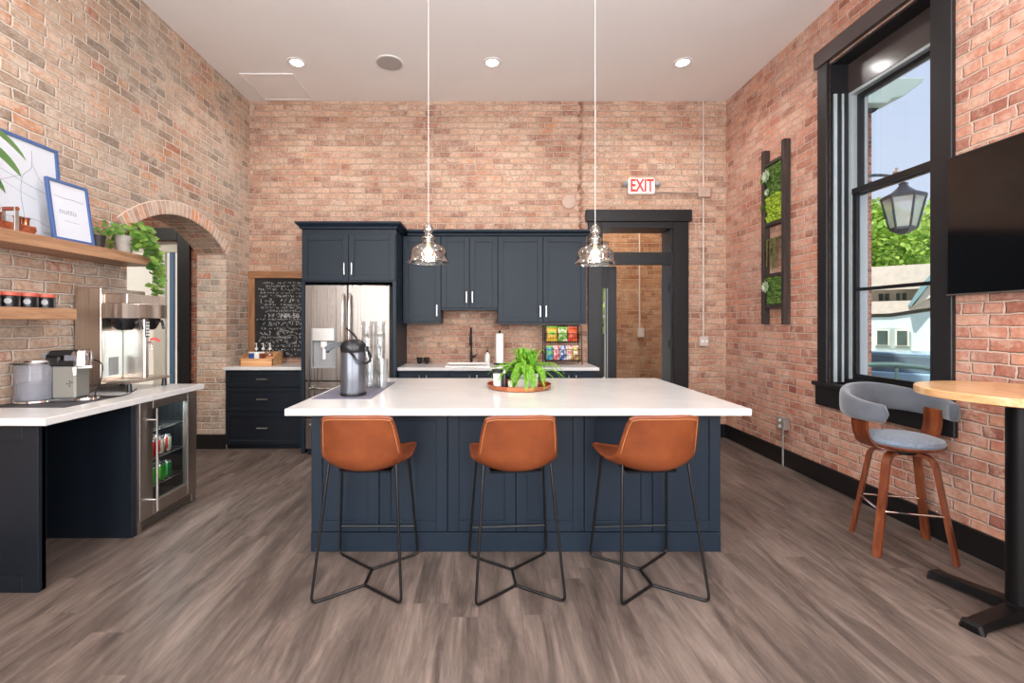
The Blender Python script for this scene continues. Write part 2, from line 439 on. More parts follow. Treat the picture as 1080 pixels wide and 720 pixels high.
thin_glass('jar_glass', (.86, .88, .86, 1), 1.6, .04)
def milky(name, col, alpha, rough=.15):
    m, nt, b = newmat(name)
    nt.links.new(ramp(nt, noise(nt, objcoord(nt), 9, 3), [(.3, col), (.7, tuple(min(1, c * 1.08) for c in col[:3]) + (1,))]), b.inputs['Base Color'])
    setin(b, Roughness=rough, Alpha=alpha)
milky('tank_glass', srgb(160, 160, 168), .30)
milky('lantern_glass', srgb(236, 246, 242), .5)
glow('lamp_glow', (1.0, .93, .84, 1), 14)
glow('bulb_glow', (1.0, .70, .38, 1), 1.7)
glow('cooler_led', (.8, .95, 1, 1), 4)

plain('asphalt', srgb(168, 168, 164), .9, 0, .12, 3)
plain('sidewalk', srgb(206, 204, 196), .9, 0, .06, 2)
plain('stucco_mint', srgb(206, 226, 222), .8, 0, .03, 2)
plain('stucco_cream', srgb(224, 214, 196), .8, 0, .04, 2)
plain('roof_tan', srgb(206, 194, 178), .85, 0, .08, 5)
plain('roof_trim', srgb(120, 152, 156), .6, 0, .06, 5)
plain('far_window', srgb(76, 92, 84), .15, 0, .3, 2)
plain('eave_paint', srgb(168, 186, 178), .6, 0, .05, 4)
plain('lantern_metal', srgb(84, 94, 98), .5, .4, .15, 14)
plain('car_blue', srgb(150, 182, 200), .22, .2, .03, 2, coat=.6)
plain('car_glass', srgb(104, 124, 134), .06, 0, .05, 2)
plain('rail_green', srgb(96, 122, 116), .4, .3, .08, 9)
plain('tyre', srgb(28, 28, 30), .85, 0, .1, 20)
plain('window_track', srgb(176, 184, 186), .45, .2, .05, 6)
plain('exterior_white', srgb(196, 202, 202), .6, 0, .04, 6)
plain('door_blue', srgb(92, 122, 156), .4, 0, .05, 6)
plain('door_cream', srgb(226, 222, 206), .5, 0, .03, 6)

# ------------------------------------------------------------------ mesh tools
class MB:
    def __init__(s): s.bm = bmesh.new()
    def _put(s, vs, M):
        if M is not None:
            for v in vs: v.co = M @ v.co
    def box(s, x0, x1, y0, y1, z0, z1, bev=0.0, M=None, seg=1):
        P = [(x, y, z) for x in (x0, x1) for y in (y0, y1) for z in (z0, z1)]
        vs = [s.bm.verts.new(p) for p in P]
        fs = [(0, 1, 3, 2), (4, 6, 7, 5), (0, 4, 5, 1), (2, 3, 7, 6), (0, 2, 6, 4), (1, 5, 7, 3)]
        faces = [s.bm.faces.new([vs[i] for i in f]) for f in fs]
        bmesh.ops.recalc_face_normals(s.bm, faces=faces)
        s._put(vs, M)
        if bev > 0:
            es = {e for f in faces for e in f.edges}
            bmesh.ops.bevel(s.bm, geom=list(es), offset=bev, segments=seg, profile=.5, affect='EDGES')
        return s
    def prism(s, pts, axis, a, b, M=None, bev=0.0):
        def P(p, t):
            return (t, p[0], p[1]) if axis == 'x' else ((p[0], t, p[1]) if axis == 'y' else (p[0], p[1], t))
        A = [s.bm.verts.new(P(p, a)) for p in pts]; B = [s.bm.verts.new(P(p, b)) for p in pts]
        faces = [s.bm.faces.new(A), s.bm.faces.new(B[::-1])]
        n = len(pts)
        for i in range(n):
            faces.append(s.bm.faces.new([A[i], B[i], B[(i + 1) % n], A[(i + 1) % n]][::-1]))
        bmesh.ops.recalc_face_normals(s.bm, faces=faces)
        s._put(A + B, M)
        if bev > 0:
            es = {e for f in faces[:2] for e in f.edges}
            bmesh.ops.bevel(s.bm, geom=list(es), offset=bev, segments=1, profile=.5, affect='EDGES')
        return s
    def rings(s, rings, closed_ring=True, caps=True, loop=False):
        V = [[s.bm.verts.new(p) for p in r] for r in rings]
        n = len(V[0]); faces = []
        m = len(V)
        for i in range(m if loop else m - 1):
            a, b = V[i], V[(i + 1) % m]
            for j in range(n if closed_ring else n - 1):
                k = (j + 1) % n
                faces.append(s.bm.faces.new([a[j], a[k], b[k], b[j]]))
        if caps and not loop and closed_ring:
            faces.append(s.bm.faces.new(V[0][::-1])); faces.append(s.bm.faces.new(V[-1]))
        bmesh.ops.recalc_face_normals(s.bm, faces=faces)
        return s
    def tube(s, pts, r, n=8, loop=False, M=None, flat=None):
        pts = [Vector(p) for p in pts]
        if M is not None: pts = [M @ p for p in pts]
        m = len(pts); rr = r if isinstance(r, (list, tuple)) else [r] * m
        rings = []; up = None
        for i, p in enumerate(pts):
            if loop: t = pts[(i + 1) % m] - pts[i - 1]
            elif i == 0: t = pts[1] - pts[0]
            elif i == m - 1: t = pts[-1] - pts[-2]
            else: t = (pts[i + 1] - p).normalized() + (p - pts[i - 1]).normalized()
            t.normalize()
            if up is None:
                up = Vector((0, 0, 1)) if abs(t.z) < .9 else Vector((1, 0, 0))
            up = (up - t * up.dot(t))
            if up.length < 1e-6: up = Vector((1, 0, 0)) - t * t.x
            up.normalize(); sd = t.cross(up)
            fl = flat if flat else (1, 1)
            rings.append([p + (sd * math.cos(2 * PI * k / n) * fl[0] + up * math.sin(2 * PI * k / n) * fl[1]) * rr[i] for k in range(n)])
        s.rings(rings, True, True, loop)
        return s
    def bar(s, pts, w, h, M=None, side=None):
        """flat bar swept along pts: w along `side`, h across"""
        pts = [Vector(p) for p in pts]; rings = []
        for i, p in enumerate(pts):
            if i == 0: t = pts[1] - pts[0]
            elif i == len(pts) - 1: t = pts[-1] - pts[-2]
            else: t = (pts[i + 1] - p).normalized() + (p - pts[i - 1]).normalized()
            t.normalize()
            sd = Vector(side); sd = (sd - t * sd.dot(t)).normalized(); u = t.cross(sd)
            ww = w[i] if isinstance(w, (list, tuple)) else w
            rings.append([p + sd * ww / 2 * a + u * h / 2 * b for a, b in ((-1, -1), (1, -1), (1, 1), (-1, 1))])
        if M is not None: rings = [[M @ q for q in r] for r in rings]
        s.rings(rings); return s
    def lathe(s, prof, n=28, c=(0, 0, 0), M=None, cap=True):
        c = Vector(c)
        rings = [[Vector((max(r, 1e-4) * math.cos(2 * PI * k / n), max(r, 1e-4) * math.sin(2 * PI * k / n), z)) + c for k in range(n)] for r, z in prof]
        if M is not None: rings = [[M @ q for q in r] for r in rings]
        s.rings(rings, True, cap); return s
    def cyl(s, p0, p1, r, n=20, r1=None):
        s.tube([p0, p1], [r, r if r1 is None else r1], n); return s
    def grid(s, fn, nu, nv):
        V = [[s.bm.verts.new(fn(i / nu, j / nv)) for j in range(nv + 1)] for i in range(nu + 1)]
        for i in range(nu):
            for j in range(nv):
                s.bm.faces.new([V[i][j], V[i + 1][j], V[i + 1][j + 1], V[i][j + 1]])
        return s
    def quad(s, a, b, c, d):
        s.bm.faces.new([s.bm.verts.new(p) for p in (a, b, c, d)]); return s
    def blob(s, c, r, M=None, sub=2, jit=0.0, seed=0):
        ret = bmesh.ops.create_icosphere(s.bm, subdivisions=sub, radius=1.0)
        for v in ret['verts']:
            k = 1.0
            if jit: k += jit * mnoise.noise(v.co * 2.3 + Vector((seed, seed * .7, 0)))
            v.co = Vector((v.co.x * r[0] * k, v.co.y * r[1] * k, v.co.z * r[2] * k)) + Vector(c)
        s._put(ret['verts'], M); return s
    def build(s, name, mat, parent=None, sharp=28, solid=None, sub=0, uv=False, loc=None):
        me = bpy.data.meshes.new(name); s.bm.to_mesh(me); s.bm.free()
        me.materials.append(MATS[mat])
        for p in me.polygons: p.use_smooth = True
        me.set_sharp_from_angle(angle=R(sharp))
        if uv: box_uv(me)
        o = bpy.data.objects.new(name, me); COL.objects.link(o)
        if parent is not None: o.parent = parent
        if loc: o.location = loc
        if solid:
            md = o.modifiers.new('solid', 'SOLIDIFY'); md.thickness = solid; md.offset = 0
        if sub:
            md = o.modifiers.new('sub', 'SUBSURF'); md.levels = sub; md.render_levels = sub
        return o

def box_uv(me):
    uvl = me.uv_layers.new(name='UVMap')
    for p in me.polygons:
        n = p.normal
        for li in p.loop_indices:
            c = me.vertices[me.loops[li].vertex_index].co
            if abs(n.x) > .7: uv = (c.y, c.z)
            elif abs(n.y) > abs(n.z): uv = (c.x, c.z)
            else: uv = (c.x, c.y)
            uvl.data[li].uv = uv

def fillet(pts, rad, seg=5):
    pts = [Vector(p) for p in pts]; out = [pts[0]]
    for i in range(1, len(pts) - 1):
        a, b, c = pts[i - 1], pts[i], pts[i + 1]
        u = (a - b); v = (c - b); r = min(rad, u.length * .45, v.length * .45)
        p0 = b + u.normalized() * r; p1 = b + v.normalized() * r
        for k in range(seg + 1):
            t = k / seg
            out.append(p0 * (1 - t) ** 2 + b * 2 * t * (1 - t) + p1 * t * t)
    out.append(pts[-1]); return out

def catmull(pts, seg=8):
    P = [Vector(p) for p in pts]; P = [P[0] * 2 - P[1]] + P + [P[-1] * 2 - P[-2]]; out = []
    for i in range(1, len(P) - 2):
        for k in range(seg):
            t = k / seg
            out.append(.5 * ((2 * P[i]) + (-P[i - 1] + P[i + 1]) * t + (2 * P[i - 1] - 5 * P[i] + 4 * P[i + 1] - P[i + 2]) * t * t + (-P[i - 1] + 3 * P[i] - 3 * P[i + 1] + P[i + 2]) * t ** 3))
    out.append(P[-2]); return out

def tag(o, label, cat, group=None, kind=None):
    if label: o['label'] = label
    if cat: o['category'] = cat
    if group: o['group'] = group
    if kind: o['kind'] = kind
    return o
def thing(name, label, cat, loc=(0, 0, 0), rz=0.0, group=None):
    o = bpy.data.objects.new(name, None); COL.objects.link(o)
    o.empty_display_size = .1
    o.location = loc; o.rotation_euler = (0, 0, rz)
    return tag(o, label, cat, group)
def struct(name, mb, mat, uv=False, parent=None, label=None, **k):
    o = mb.build(name, mat, parent, uv=uv, **k)
    if parent is None: o['kind'] = 'structure'
    if label: o['label'] = label
    return o
def dup(root, label=None, loc=None, rz=None):
    r = root.copy(); COL.objects.link(r)
    if label: r['label'] = label
    if loc is not None: r.location = loc
    if rz is not None: r.rotation_euler = (0, 0, rz)
    for ch in list(root.children):
        c = ch.copy(); COL.objects.link(c); c.parent = r
        for g in list(ch.children):
            d = g.copy(); COL.objects.link(d); d.parent = c
    return r
def text_mesh(txt, size, mat, name, parent, M, extr=.001, bold=0.0):
    cu = bpy.data.curves.new('t', 'FONT'); cu.body = txt; cu.size = size; cu.extrude = extr; cu.align_x = 'CENTER'; cu.align_y = 'CENTER'
    cu.resolution_u = 3; cu.offset = bold
    to = bpy.data.objects.new('t', cu); COL.objects.link(to)
    dg = bpy.context.evaluated_depsgraph_get()
    me = bpy.data.meshes.new_from_object(to.evaluated_get(dg))
    bpy.data.objects.remove(to); bpy.data.curves.remove(cu)
    me.transform(M); me.materials.clear(); me.materials.append(MATS[mat])
    o = bpy.data.objects.new(name, me); COL.objects.link(o); o.parent = parent
    return o

# ------------------------------------------------------------------ room shell
XL, XR, YB, YR, ZC, TH = -2.91, 2.99, 5.75, -3.2, 4.155, .33
struct('floor', MB().box(-6.2, XR + TH, YR - .3, 8.0, -.12, 0), 'vinyl_plank')
mb = MB().box(XL - TH, XR + TH, YR - .3, YB + TH, ZC, ZC + .15)
struct('ceiling', mb, 'ceiling_paint')

# left wall with its segmental brick arch
AY0, AY1, ASP, ARISE = 3.78, 5.235, 2.18, .26
def arch_pts(y0, y1, zs, rise, n=24):
    h = (y1 - y0) / 2; rad = (h * h + rise * rise) / (2 * rise); cy = (y0 + y1) / 2; cz = zs + rise - rad
    a = math.asin(h / rad)
    return [(cy + rad * math.sin(t), cz + rad * math.cos(t)) for t in [-a + 2 * a * i / n for i in range(n + 1)]], (cy, cz, rad, a)
ap, (acy, acz, arad, aang) = arch_pts(AY0, AY1, ASP, ARISE)
def wall_rects(plane, x0, x1, y0, y1, z0, z1, holes):
    """a wall split into boxes around its rectangular openings; plane 'x' or 'y'"""
    mb = MB(); lo, hi = (y0, y1) if plane == 'x' else (x0, x1)
    cuts = sorted({lo, hi} | {h[0] for h in holes} | {h[1] for h in holes})
    for a, b in zip(cuts[:-1], cuts[1:]):
        zs = [(z0, z1)]
        for h in holes:
            if h[0] <= a + 1e-6 and h[1] >= b - 1e-6:
                zs = [(z0, h[2]), (h[3], z1)]
        for c, d in zs:
            if d - c < 1e-4: continue
            if plane == 'x': mb.box(x0, x1, a, b, c, d)
            else: mb.box(a, b, y0, y1, c, d)
    return mb
mb = wall_rects('x', XL - TH, XL, YR, AY0, 0, ZC, [(-.875, .075, .95, 3.65), (-2.575, -1.625, .95, 3.65)])
mb.prism([(AY0, ZC), (AY0, ASP)] + ap[1:-1] + [(AY1, ASP), (AY1, 0), (YB, 0), (YB, ZC)], 'x', XL - TH, XL)
struct('wall_left', mb, 'brick_left', uv=True)
# voussoir ring
mb = MB(); nvo = 29
for i in range(nvo):
    t0 = -aang - .03 + (2 * aang + .06) * (i + .12) / nvo; t1 = -aang - .03 + (2 * aang + .06) * (i + .88) / nvo
    q = [(acy + r * math.sin(t), acz + r * math.cos(t)) for t, r in ((t0, arad + .002), (t1, arad + .002), (t1, arad + .118), (t0, arad + .118))]
    mb.prism(q, 'x', XL - .03, XL + .009, bev=.003)
struct('trim_1', mb, 'brick_arch', label='ring of upright bricks around the arch')
mb = MB()
q1, _ = arch_pts(AY0, AY1, ASP, ARISE, 24)
qo = [(acy + (arad + .125) * math.sin(t), acz + (arad + .125) * math.cos(t)) for t in [-aang - .03 + (2 * aang + .06) * i / 24 for i in range(25)]]
mb.prism(q1 + qo[::-1], 'x', XL - .01, XL + .004)
plain('mortar', srgb(226, 208, 192), .95, 0, .1, 30, .4)
struct('trim_2', mb, 'mortar')

# right wall with windows
WY0, WY1, WZ0, WZ1 = 3.09, 4.02, .90, 3.66
struct('wall_right', wall_rects('x', XR, XR + TH, YR, YB + TH, 0, ZC, [(WY0, WY1, WZ0, WZ1), (-.375, .575, .95, 3.65), (-2.375, -1.425, .95, 3.65)]), 'brick_right', uv=True)
# back wall with the doorway
DX0, DX1, DZ1 = 1.444, 2.324, 2.60
struct('wall_back', wall_rects('y', XL - TH, XR, YB, YB + .27, 0, ZC, [(DX0, DX1, 0, DZ1)]), 'brick_back', uv=True)
# rear wall behind the camera
struct('wall_rear', wall_rects('y', XL, XR, YR - .3, YR, 0, ZC, [(-2.2, -.7, .85, 3.55), (.7, 2.2, .85, 3.55)]), 'brick_right', uv=True)

# baseboards
BH = .165
struct('baseboard_right', MB().box(XR - .022, XR, YR, YB, 0, BH, .003), 'black_base')
struct('baseboard_back', MB().box(2.53, XR - .022, YB - .022, YB, 0, BH, .003), 'black_base')
struct('baseboard_left', MB().box(XL - TH, XL, AY1 - .022, AY1, 0, BH, .003).box(XL, XL + .022, YR, 2.43, 0, BH, .003), 'black_base')

# room beyond the doorway
struct('wall_passage_back', wall_rects('y', .3, 3.6, 7.6, 7.8, 0, ZC, [(1.2, 2.03, .35, 2.75)]), 'brick_room', uv=True)
struct('wall_passage_right', MB().box(XR, XR + TH, YB + TH, 7.6, 0, ZC), 'brick_room', uv=True)
struct('wall_passage_left', MB().box(.2, .4, YB + .27, 7.6, 0, ZC), 'brick_room', uv=True)
struct('ceiling_passage', MB().box(.2, 3.5, YB + TH, 7.8, ZC, ZC + .1), 'ceiling_paint')
w3 = thing('window_3', None, None); w3['kind'] = 'structure'
MB().box(1.2, 1.24, 7.64, 7.74, .35, 2.75).box(2.0, 2.03, 7.64, 7.74, .35, 2.75).box(1.24, 2.0, 7.64, 7.74, .35, .4).box(1.24, 2.0, 7.64, 7.74, 2.7, 2.75).box(1.24, 2.0, 7.66, 7.72, 1.5, 1.54).build('window_frame', 'white_paint', w3)
MB().box(1.24, 2.0, 7.68, 7.685, .4, 2.7).build('pane', 'window_glass', w3)
area('passage_lamp', (1.9, 6.8, 4.0), (0, .1, -1), .8, .5, 34, (1, .88, .72))
# conduit and switch in that room
c = thing('conduit', 'thin white conduit with a small box seen through the doorway', 'conduit', (0, 0, 0))
MB().tube([(2.53, 7.58, ZC), (2.53, 7.58, 1.32)], .012, 8).build('pipe', 'white_paint', c)
MB().box(2.50, 2.60, 7.55, 7.6, 1.18, 1.33, .006).build('junction_box', 'white_plastic', c)

# door casing, transom and frame
d1 = thing('door_1', None, None); d1['kind'] = 'structure'
CY = YB - .035
MB().box(1.245, 2.545, YB - .06, YB, 2.66, 2.805, .004).build('head_cap', 'casing_black', d1)
MB().box(DX1, 2.512, CY, YB, 0, 2.66, .004).box(1.275, DX0, CY, YB, 0, 2.66, .004).box(DX0, DX1, CY, YB, 2.58, 2.66, .003).build('side_casing', 'casing_black', d1)
MB().box(DX1 - .02, DX1, YB, YB + .29, 0, 2.6).box(DX0, DX0 + .02, YB, YB + .29, 0, 2.6).box(DX0 + .02, DX1 - .02, YB, YB + .29, 2.58, 2.6).build('jamb', 'casing_black', d1)
MB().box(DX0 + .02, DX1 - .02, YB, YB + .07, 2.136, 2.29, .003).build('transom_bar', 'casing_black', d1)
MB().box(1.575, 1.69, YB + .19, YB + .27, 0, 2.136, .003).box(DX0 + .02, 1.575, YB + .19, YB + .27, 1.86, 2.136).build('frame_post', 'casing_black', d1)
MB().box(1.567, 1.575, YB + .19, YB + .27, 0, 1.86).build('glazing_bead', 'window_track', d1)
MB().box(DX0 + .02, DX1 - .02, YB + .2, YB + .205, 2.29, 2.58).build('transom_glass', 'window_glass', d1)
for z in (.35, 1.1, 1.8):
    MB().box(DX1 - .026, DX1 - .02, YB + .05, YB + .08, z, z + .1, .001).build('hinge', 'black_metal', d1)

GZ0 = -.65
# hallway beyond the arch, with a glazed white door
HX = XL - TH
HYB = 5.62
hz = 3.3
struct('wall_hall_back', wall_rects('y', -6.2, HX, HYB, HYB + .2, 0, hz, [(-5.1, -3.70, 0, 2.41)]), 'brick_hall', uv=True)
struct('wall_hall_left', MB().box(-6.4, -6.2, 1.5, HYB + .2, 0, hz), 'white_paint')
struct('wall_hall_front', MB().box(-6.2, HX, 1.3, 1.5, 0, hz), 'white_paint')
struct('ceiling_hall', MB().box(-6.4, HX, 1.3, HYB + .2, hz, hz + .1), 'ceiling_paint')
area('hall_lamp', (-4.6, 3.8, 3.2), (0, .1, -1), .8, .8, 40, (1, .93, .84))
d2 = thing('door_2', None, None); d2['kind'] = 'structure'
MB().box(-3.70, -3.55, HYB - .03, HYB, 0, 2.56, .003).box(-5.25, -3.70, HYB - .03, HYB, 2.41, 2.56, .003).box(-5.25, -5.1, HYB - .03, HYB, 0, 2.41, .003).build('casing', 'casing_black', d2)
mb = MB()
for x in (-3.98, -4.6): mb.box(x - .07, x + .07, HYB + .06, HYB + .11, 0, 2.28, .003)
mb.box(-5.1, -3.70, HYB + .06, HYB + .11, 2.28, 2.41, .003).box(-5.1, -4.09, HYB + .06, HYB + .11, .0, .25, .003).box(-3.95, -3.7, HYB + .06, HYB + .11, 0, .25)
mb.build('door_frame', 'door_cream', d2)
MB().box(-3.86, -3.805, HYB + .07, HYB + .10, .25, 2.28, .003).build('edge_strip', 'door_blue', d2)
MB().box(-5.1, -3.7, HYB + .082, HYB + .086, .25, 2.28).build('pane', 'window_glass', d2)

gw = MB().box(-12, -3.0, 8.2, 8.4, GZ0, 4.6).build('garden_wall', 'stucco_cream'); tag(gw, 'pale plaster wall outside the hallway door glass, behind the arch', 'wall')

# ------------------------------------------------------------------ the window in view
w1 = thing('window_1', None, None); w1['kind'] = 'structure'
CX = XR - .03
MB().box(CX, XR, WY1, 4.135, .90, 3.675, .004).box(CX, XR, 2.945, WY0, .90, 3.675, .004).build('side_casing', 'casing_black', w1)
MB().box(CX - .012, XR, 2.925, 4.165, 3.675, 3.82, .004).build('head_casing', 'brown_panel', w1)
MB().box(CX - .03, XR + .12, 2.92, 4.17, .865, .90, .004).box(CX, XR, 2.93, 4.16, .69, .865, .003).build('window_sill', 'casing_black', w1)
jm = MB().box(XR, XR + .22, WY1 - .02, WY1, .90, 3.66).box(XR, XR + .22, WY0, WY0 + .02, .90, 3.66).box(XR, XR + .22, WY0 + .02, WY1 - .02, 3.64, 3.66)
jm.build('jamb', 'casing_black', w1)
MB().box(XR + .14, XR + .17, WY0 + .02, WY1 - .02, 3.39, 3.64, .002).build('head_panel', 'brown_panel', w1)
XS = XR + .155
# tracks and sashes
MB().box(XS - .01, XS + .075, WY1 - .045, WY1 - .02, .94, 3.39).box(XS - .01, XS + .075, WY0 + .02, WY0 + .045, .94, 3.39).box(XS - .01, XS + .075, WY0 + .045, WY1 - .045, 3.365, 3.39).build('track', 'window_track', w1)
for a_, b_ in ((.014, .042), (.085, .100)):
    MB().box(XR + a_, XR + b_, WY1 - .028, WY1 - .02, .91, 3.385).box(XR + a_, XR + b_, WY0 + .02, WY0 + .028, .91, 3.385).build('jamb_liner', 'window_track', w1)
MB().box(XS - .04, XS + .08, WY0 + .02, WY1 - .02, .90, .94, .002).build('sash_sill', 'black_base', w1)
s1 = MB().box(XS, XS + .03, WY1 - .09, WY1 - .05, .94, 2.545).box(XS, XS + .03, WY0 + .05, WY0 + .09, .94, 2.545)
s1.box(XS - .008, XS + .035, WY0 + .05, WY1 - .05, 2.51, 2.56, .002).box(XS, XS + .03, WY0 + .09, WY1 - .09, .94, .985).box(XS + .004, XS + .026, WY0 + .09, WY1 - .09, 1.685, 1.712)
s1.build('lower_sash', 'black_base', w1)
s2 = MB().box(XS + .04, XS + .07, WY1 - .09, WY1 - .05, 2.5, 3.365).box(XS + .04, XS + .07, WY0 + .05, WY0 + .09, 2.5, 3.365)
s2.box(XS + .04, XS + .07, WY0 + .09, WY1 - .09, 3.325, 3.365).box(XS + .04, XS + .07, WY0 + .09, WY1 - .09, 2.5, 2.53)
s2.build('upper_sash', 'black_base', w1)
MB().box(XS + .013, XS + .016, WY0 + .09, WY1 - .09, .98, 2.51).build('pane', 'window_glass', w1)
MB().box(XS + .053, XS + .056, WY0 + .09, WY1 - .09, 2.53, 3.325).build('pane', 'window_glass', w1)
MB().box(XS - .012, XS + .004, 3.52, 3.57, 2.56, 2.575, .002).box(XS - .008, XS + .004, 3.535, 3.55, 2.575, 2.60).build('sash_lock', 'satin_nickel', w1)
MB().box(XR + .235, XR + .30, WY1 - .03, WY1, .94, 3.62).box(XR + .235, XR + .30, WY0, WY0 + .03, .94, 3.62).box(XR + .235, XR + .30, WY0 + .03, WY1 - .03, 3.36, 3.62).build('outer_frame', 'exterior_white', w1)
# simple frames in the assumed, unseen windows that hold the added fill lamps
def plain_window(name, axis, a0, a1, z0, z1, pos):
    w = thing(name, None, None); w['kind'] = 'structure'
    mb = MB()
    for (b0, b1, c0, c1) in ((a0, a0 + .06, z0, z1), (a1 - .06, a1, z0, z1), (a0 + .06, a1 - .06, z0, z0 + .06), (a0 + .06, a1 - .06, z1 - .06, z1), (a0 + .06, a1 - .06, (z0 + z1) / 2 - .025, (z0 + z1) / 2 + .025)):
        if axis == 'x': mb.box(pos - .03, pos + .03, b0, b1, c0, c1)
        else: mb.box(b0, b1, pos - .03, pos + .03, c0, c1)
    mb.build('window_frame', 'casing_black', w)
plain_window('window_4', 'y', -2.2, -.7, .85, 3.55, YR - .2); plain_window('window_5', 'y', .7, 2.2, .85, 3.55, YR - .2)
plain_window('window_6', 'x', -.375, .575, .95, 3.65, XR + .2); plain_window('window_7', 'x', -2.375, -1.425, .95, 3.65, XR + .2)
plain_window('window_8', 'x', -.875, .075, .95, 3.65, XL - .2); plain_window('window_9', 'x', -2.575, -1.625, .95, 3.65, XL - .2)

# ------------------------------------------------------------------ cabinetry
def shaker(mb, x0, x1, z0, z1, yf, t=.02, fw=.062, rec=.009):
    """shaker panel: front face at y=yf looking to -y"""
    mb.box(x0 + fw - .002, x1 - fw + .002, yf + rec, yf + t, z0 + fw - .002, z1 - fw + .002)
    mb.box(x0, x0 + fw, yf, yf + t, z0, z1, .0018, seg=1).box(x1 - fw, x1, yf, yf + t, z0, z1, .0018, seg=1)
    mb.box(x0 + fw, x1 - fw, yf, yf + t, z0, z0 + fw, .0018, seg=1).box(x0 + fw, x1 - fw, yf, yf + t, z1 - fw, z1, .0018, seg=1)
    return mb
def pull(mb, x, z, yf, L=.13, vert=True):
    a = Vector((0, 0, 1)) if vert else Vector((1, 0, 0)); c = Vector((x, yf - .028, z))
    mb.box(*( (x - .006, x + .006, yf - .034, yf - .024, z - L / 2, z + L / 2) if vert else (x - L / 2, x + L / 2, yf - .034, yf - .024, z - .006, z + .006)), .002)
    for k in (-1, 1):
        p = c + a * (L / 2 - .012) * k
        mb.cyl((p.x, yf - .026, p.z), (p.x, yf, p.z), .0045, 10)

CTOP = .925
# island
IX0, IX1, IY0, IY1 = -1.076, 1.465, 2.88, 4.06
isl = thing('kitchen_island', 'long navy shaker-panelled kitchen island base under a white worktop', 'island', (0, 0, 0))
MB().box(IX0 + .012, IX1 - .012, IY0 + .022, IY1, 0, CTOP - .04).build('body', 'navy_paint', isl)
MB().box(IX0, IX1, IY0 - .002, IY0 + .02, 0, .118, .002).box(IX0, IX0 + .012, IY0 + .02, IY1, 0, .118).box(IX1 - .012, IX1, IY0 + .02, IY1, 0, .118).build('plinth', 'navy_paint', isl)
pw = (IX1 - IX0) / 6
for i in range(6):
    mb = MB(); shaker(mb, IX0 + pw * i + .002, IX0 + pw * (i + 1) - .002, .124, CTOP - .045, IY0, fw=.068)
    mb.build('panel', 'navy_paint', isl)
for xx, sgn in ((IX0, -1), (IX1, 1)):
    M = Matrix.Translation((xx - sgn * .0, 0, 0)) @ Matrix.Rotation(sgn * PI / 2, 4, 'Z')
    for k in range(2):
        mb = MB(); a = IY0 + .03 + .56 * k; 
        lo, hi = (a, a + .55) if sgn > 0 else (-a - .55, -a)
        shaker(mb, lo, hi, .124, CTOP - .045, 0, t=.012, fw=.068, rec=.006)
        for v in mb.bm.verts: v.co = M @ v.co
        mb.build('end_panel', 'navy_paint', isl)
top = MB().box(-1.147, 1.533, 2.66, 4.14, CTOP - .04, CTOP, .004).build('worktop', 'white_quartz')
tag(top, 'large white quartz slab topping the navy island', 'worktop')

def base_unit(name, label, x0, x1, yf, yb, doors, mat='navy_paint', group=None):
    """floor cabinet looking to -y; doors: list of ('door'|'drawer', x0, x1, z0, z1, handle_x, handle_z, vertical)"""
    t = thing(name, label, 'cabinet', (x0, yf, 0), 0, group); w = x1 - x0 - .0015; d = yb - .004 - yf
    MB().box(0, w, .022, d, .09, CTOP - .035).box(.0, w, .06, d, 0, .09).build('body', mat, t)
    for kd, a, b, c, e, hx, hz, vt in doors:
        mb = MB(); shaker(mb, a, b, c, e, 0, fw=.055 if kd == 'door' else .045)
        o = mb.build(kd, mat, t)
        hb = MB(); pull(hb, hx, hz, 0, .12, vt); hb.build('handle', 'satin_nickel', o)
    return t
# drawers in the back left corner
base_unit('drawer_cabinet', 'navy three-drawer cabinet, darkened as in shade, in the back left corner', -2.905, -2.035, 5.19, YB,
          [('drawer', .012, .862, .70, .875, .43, .79, False), ('drawer', .012, .862, .42, .69, .43, .565, False), ('drawer', .012, .862, .06, .41, .43, .245, False)], 'navy_shaded')
tag(MB().box(-2.908, -2.03, 5.165, YB, CTOP - .035, CTOP, .003).build('worktop', 'white_quartz'), 'short white worktop over the navy drawers below the chalkboard', 'worktop')
# base units behind the island
xs = [-.955, -.40, .15, .70, 1.235]
labs = ['navy floor cabinet under the back worktop, next to the fridge panel', 'navy floor cabinet under the faucet on the back wall', 'navy floor cabinet behind the potted fern, below the soap bottle', 'navy floor cabinet under the snack rack, beside the doorway']
for i in range(4):
    w = xs[i + 1] - xs[i]
    base_unit('base_cabinet', labs[i], xs[i], xs[i + 1], 5.13, YB, [('door', .004, w / 2 - .002, .12, .86, w / 2 - .04, .78, True), ('door', w / 2 + .002, w - .004, .12, .86, w / 2 + .04, .78, True)], 'navy_paint', 'floor cabinets along the back wall')
tag(MB().box(-.957, 1.262, 5.10, YB, CTOP - .035, CTOP, .003).build('worktop', 'white_quartz'), 'white worktop along the back brick wall beneath the wall cabinets', 'worktop')

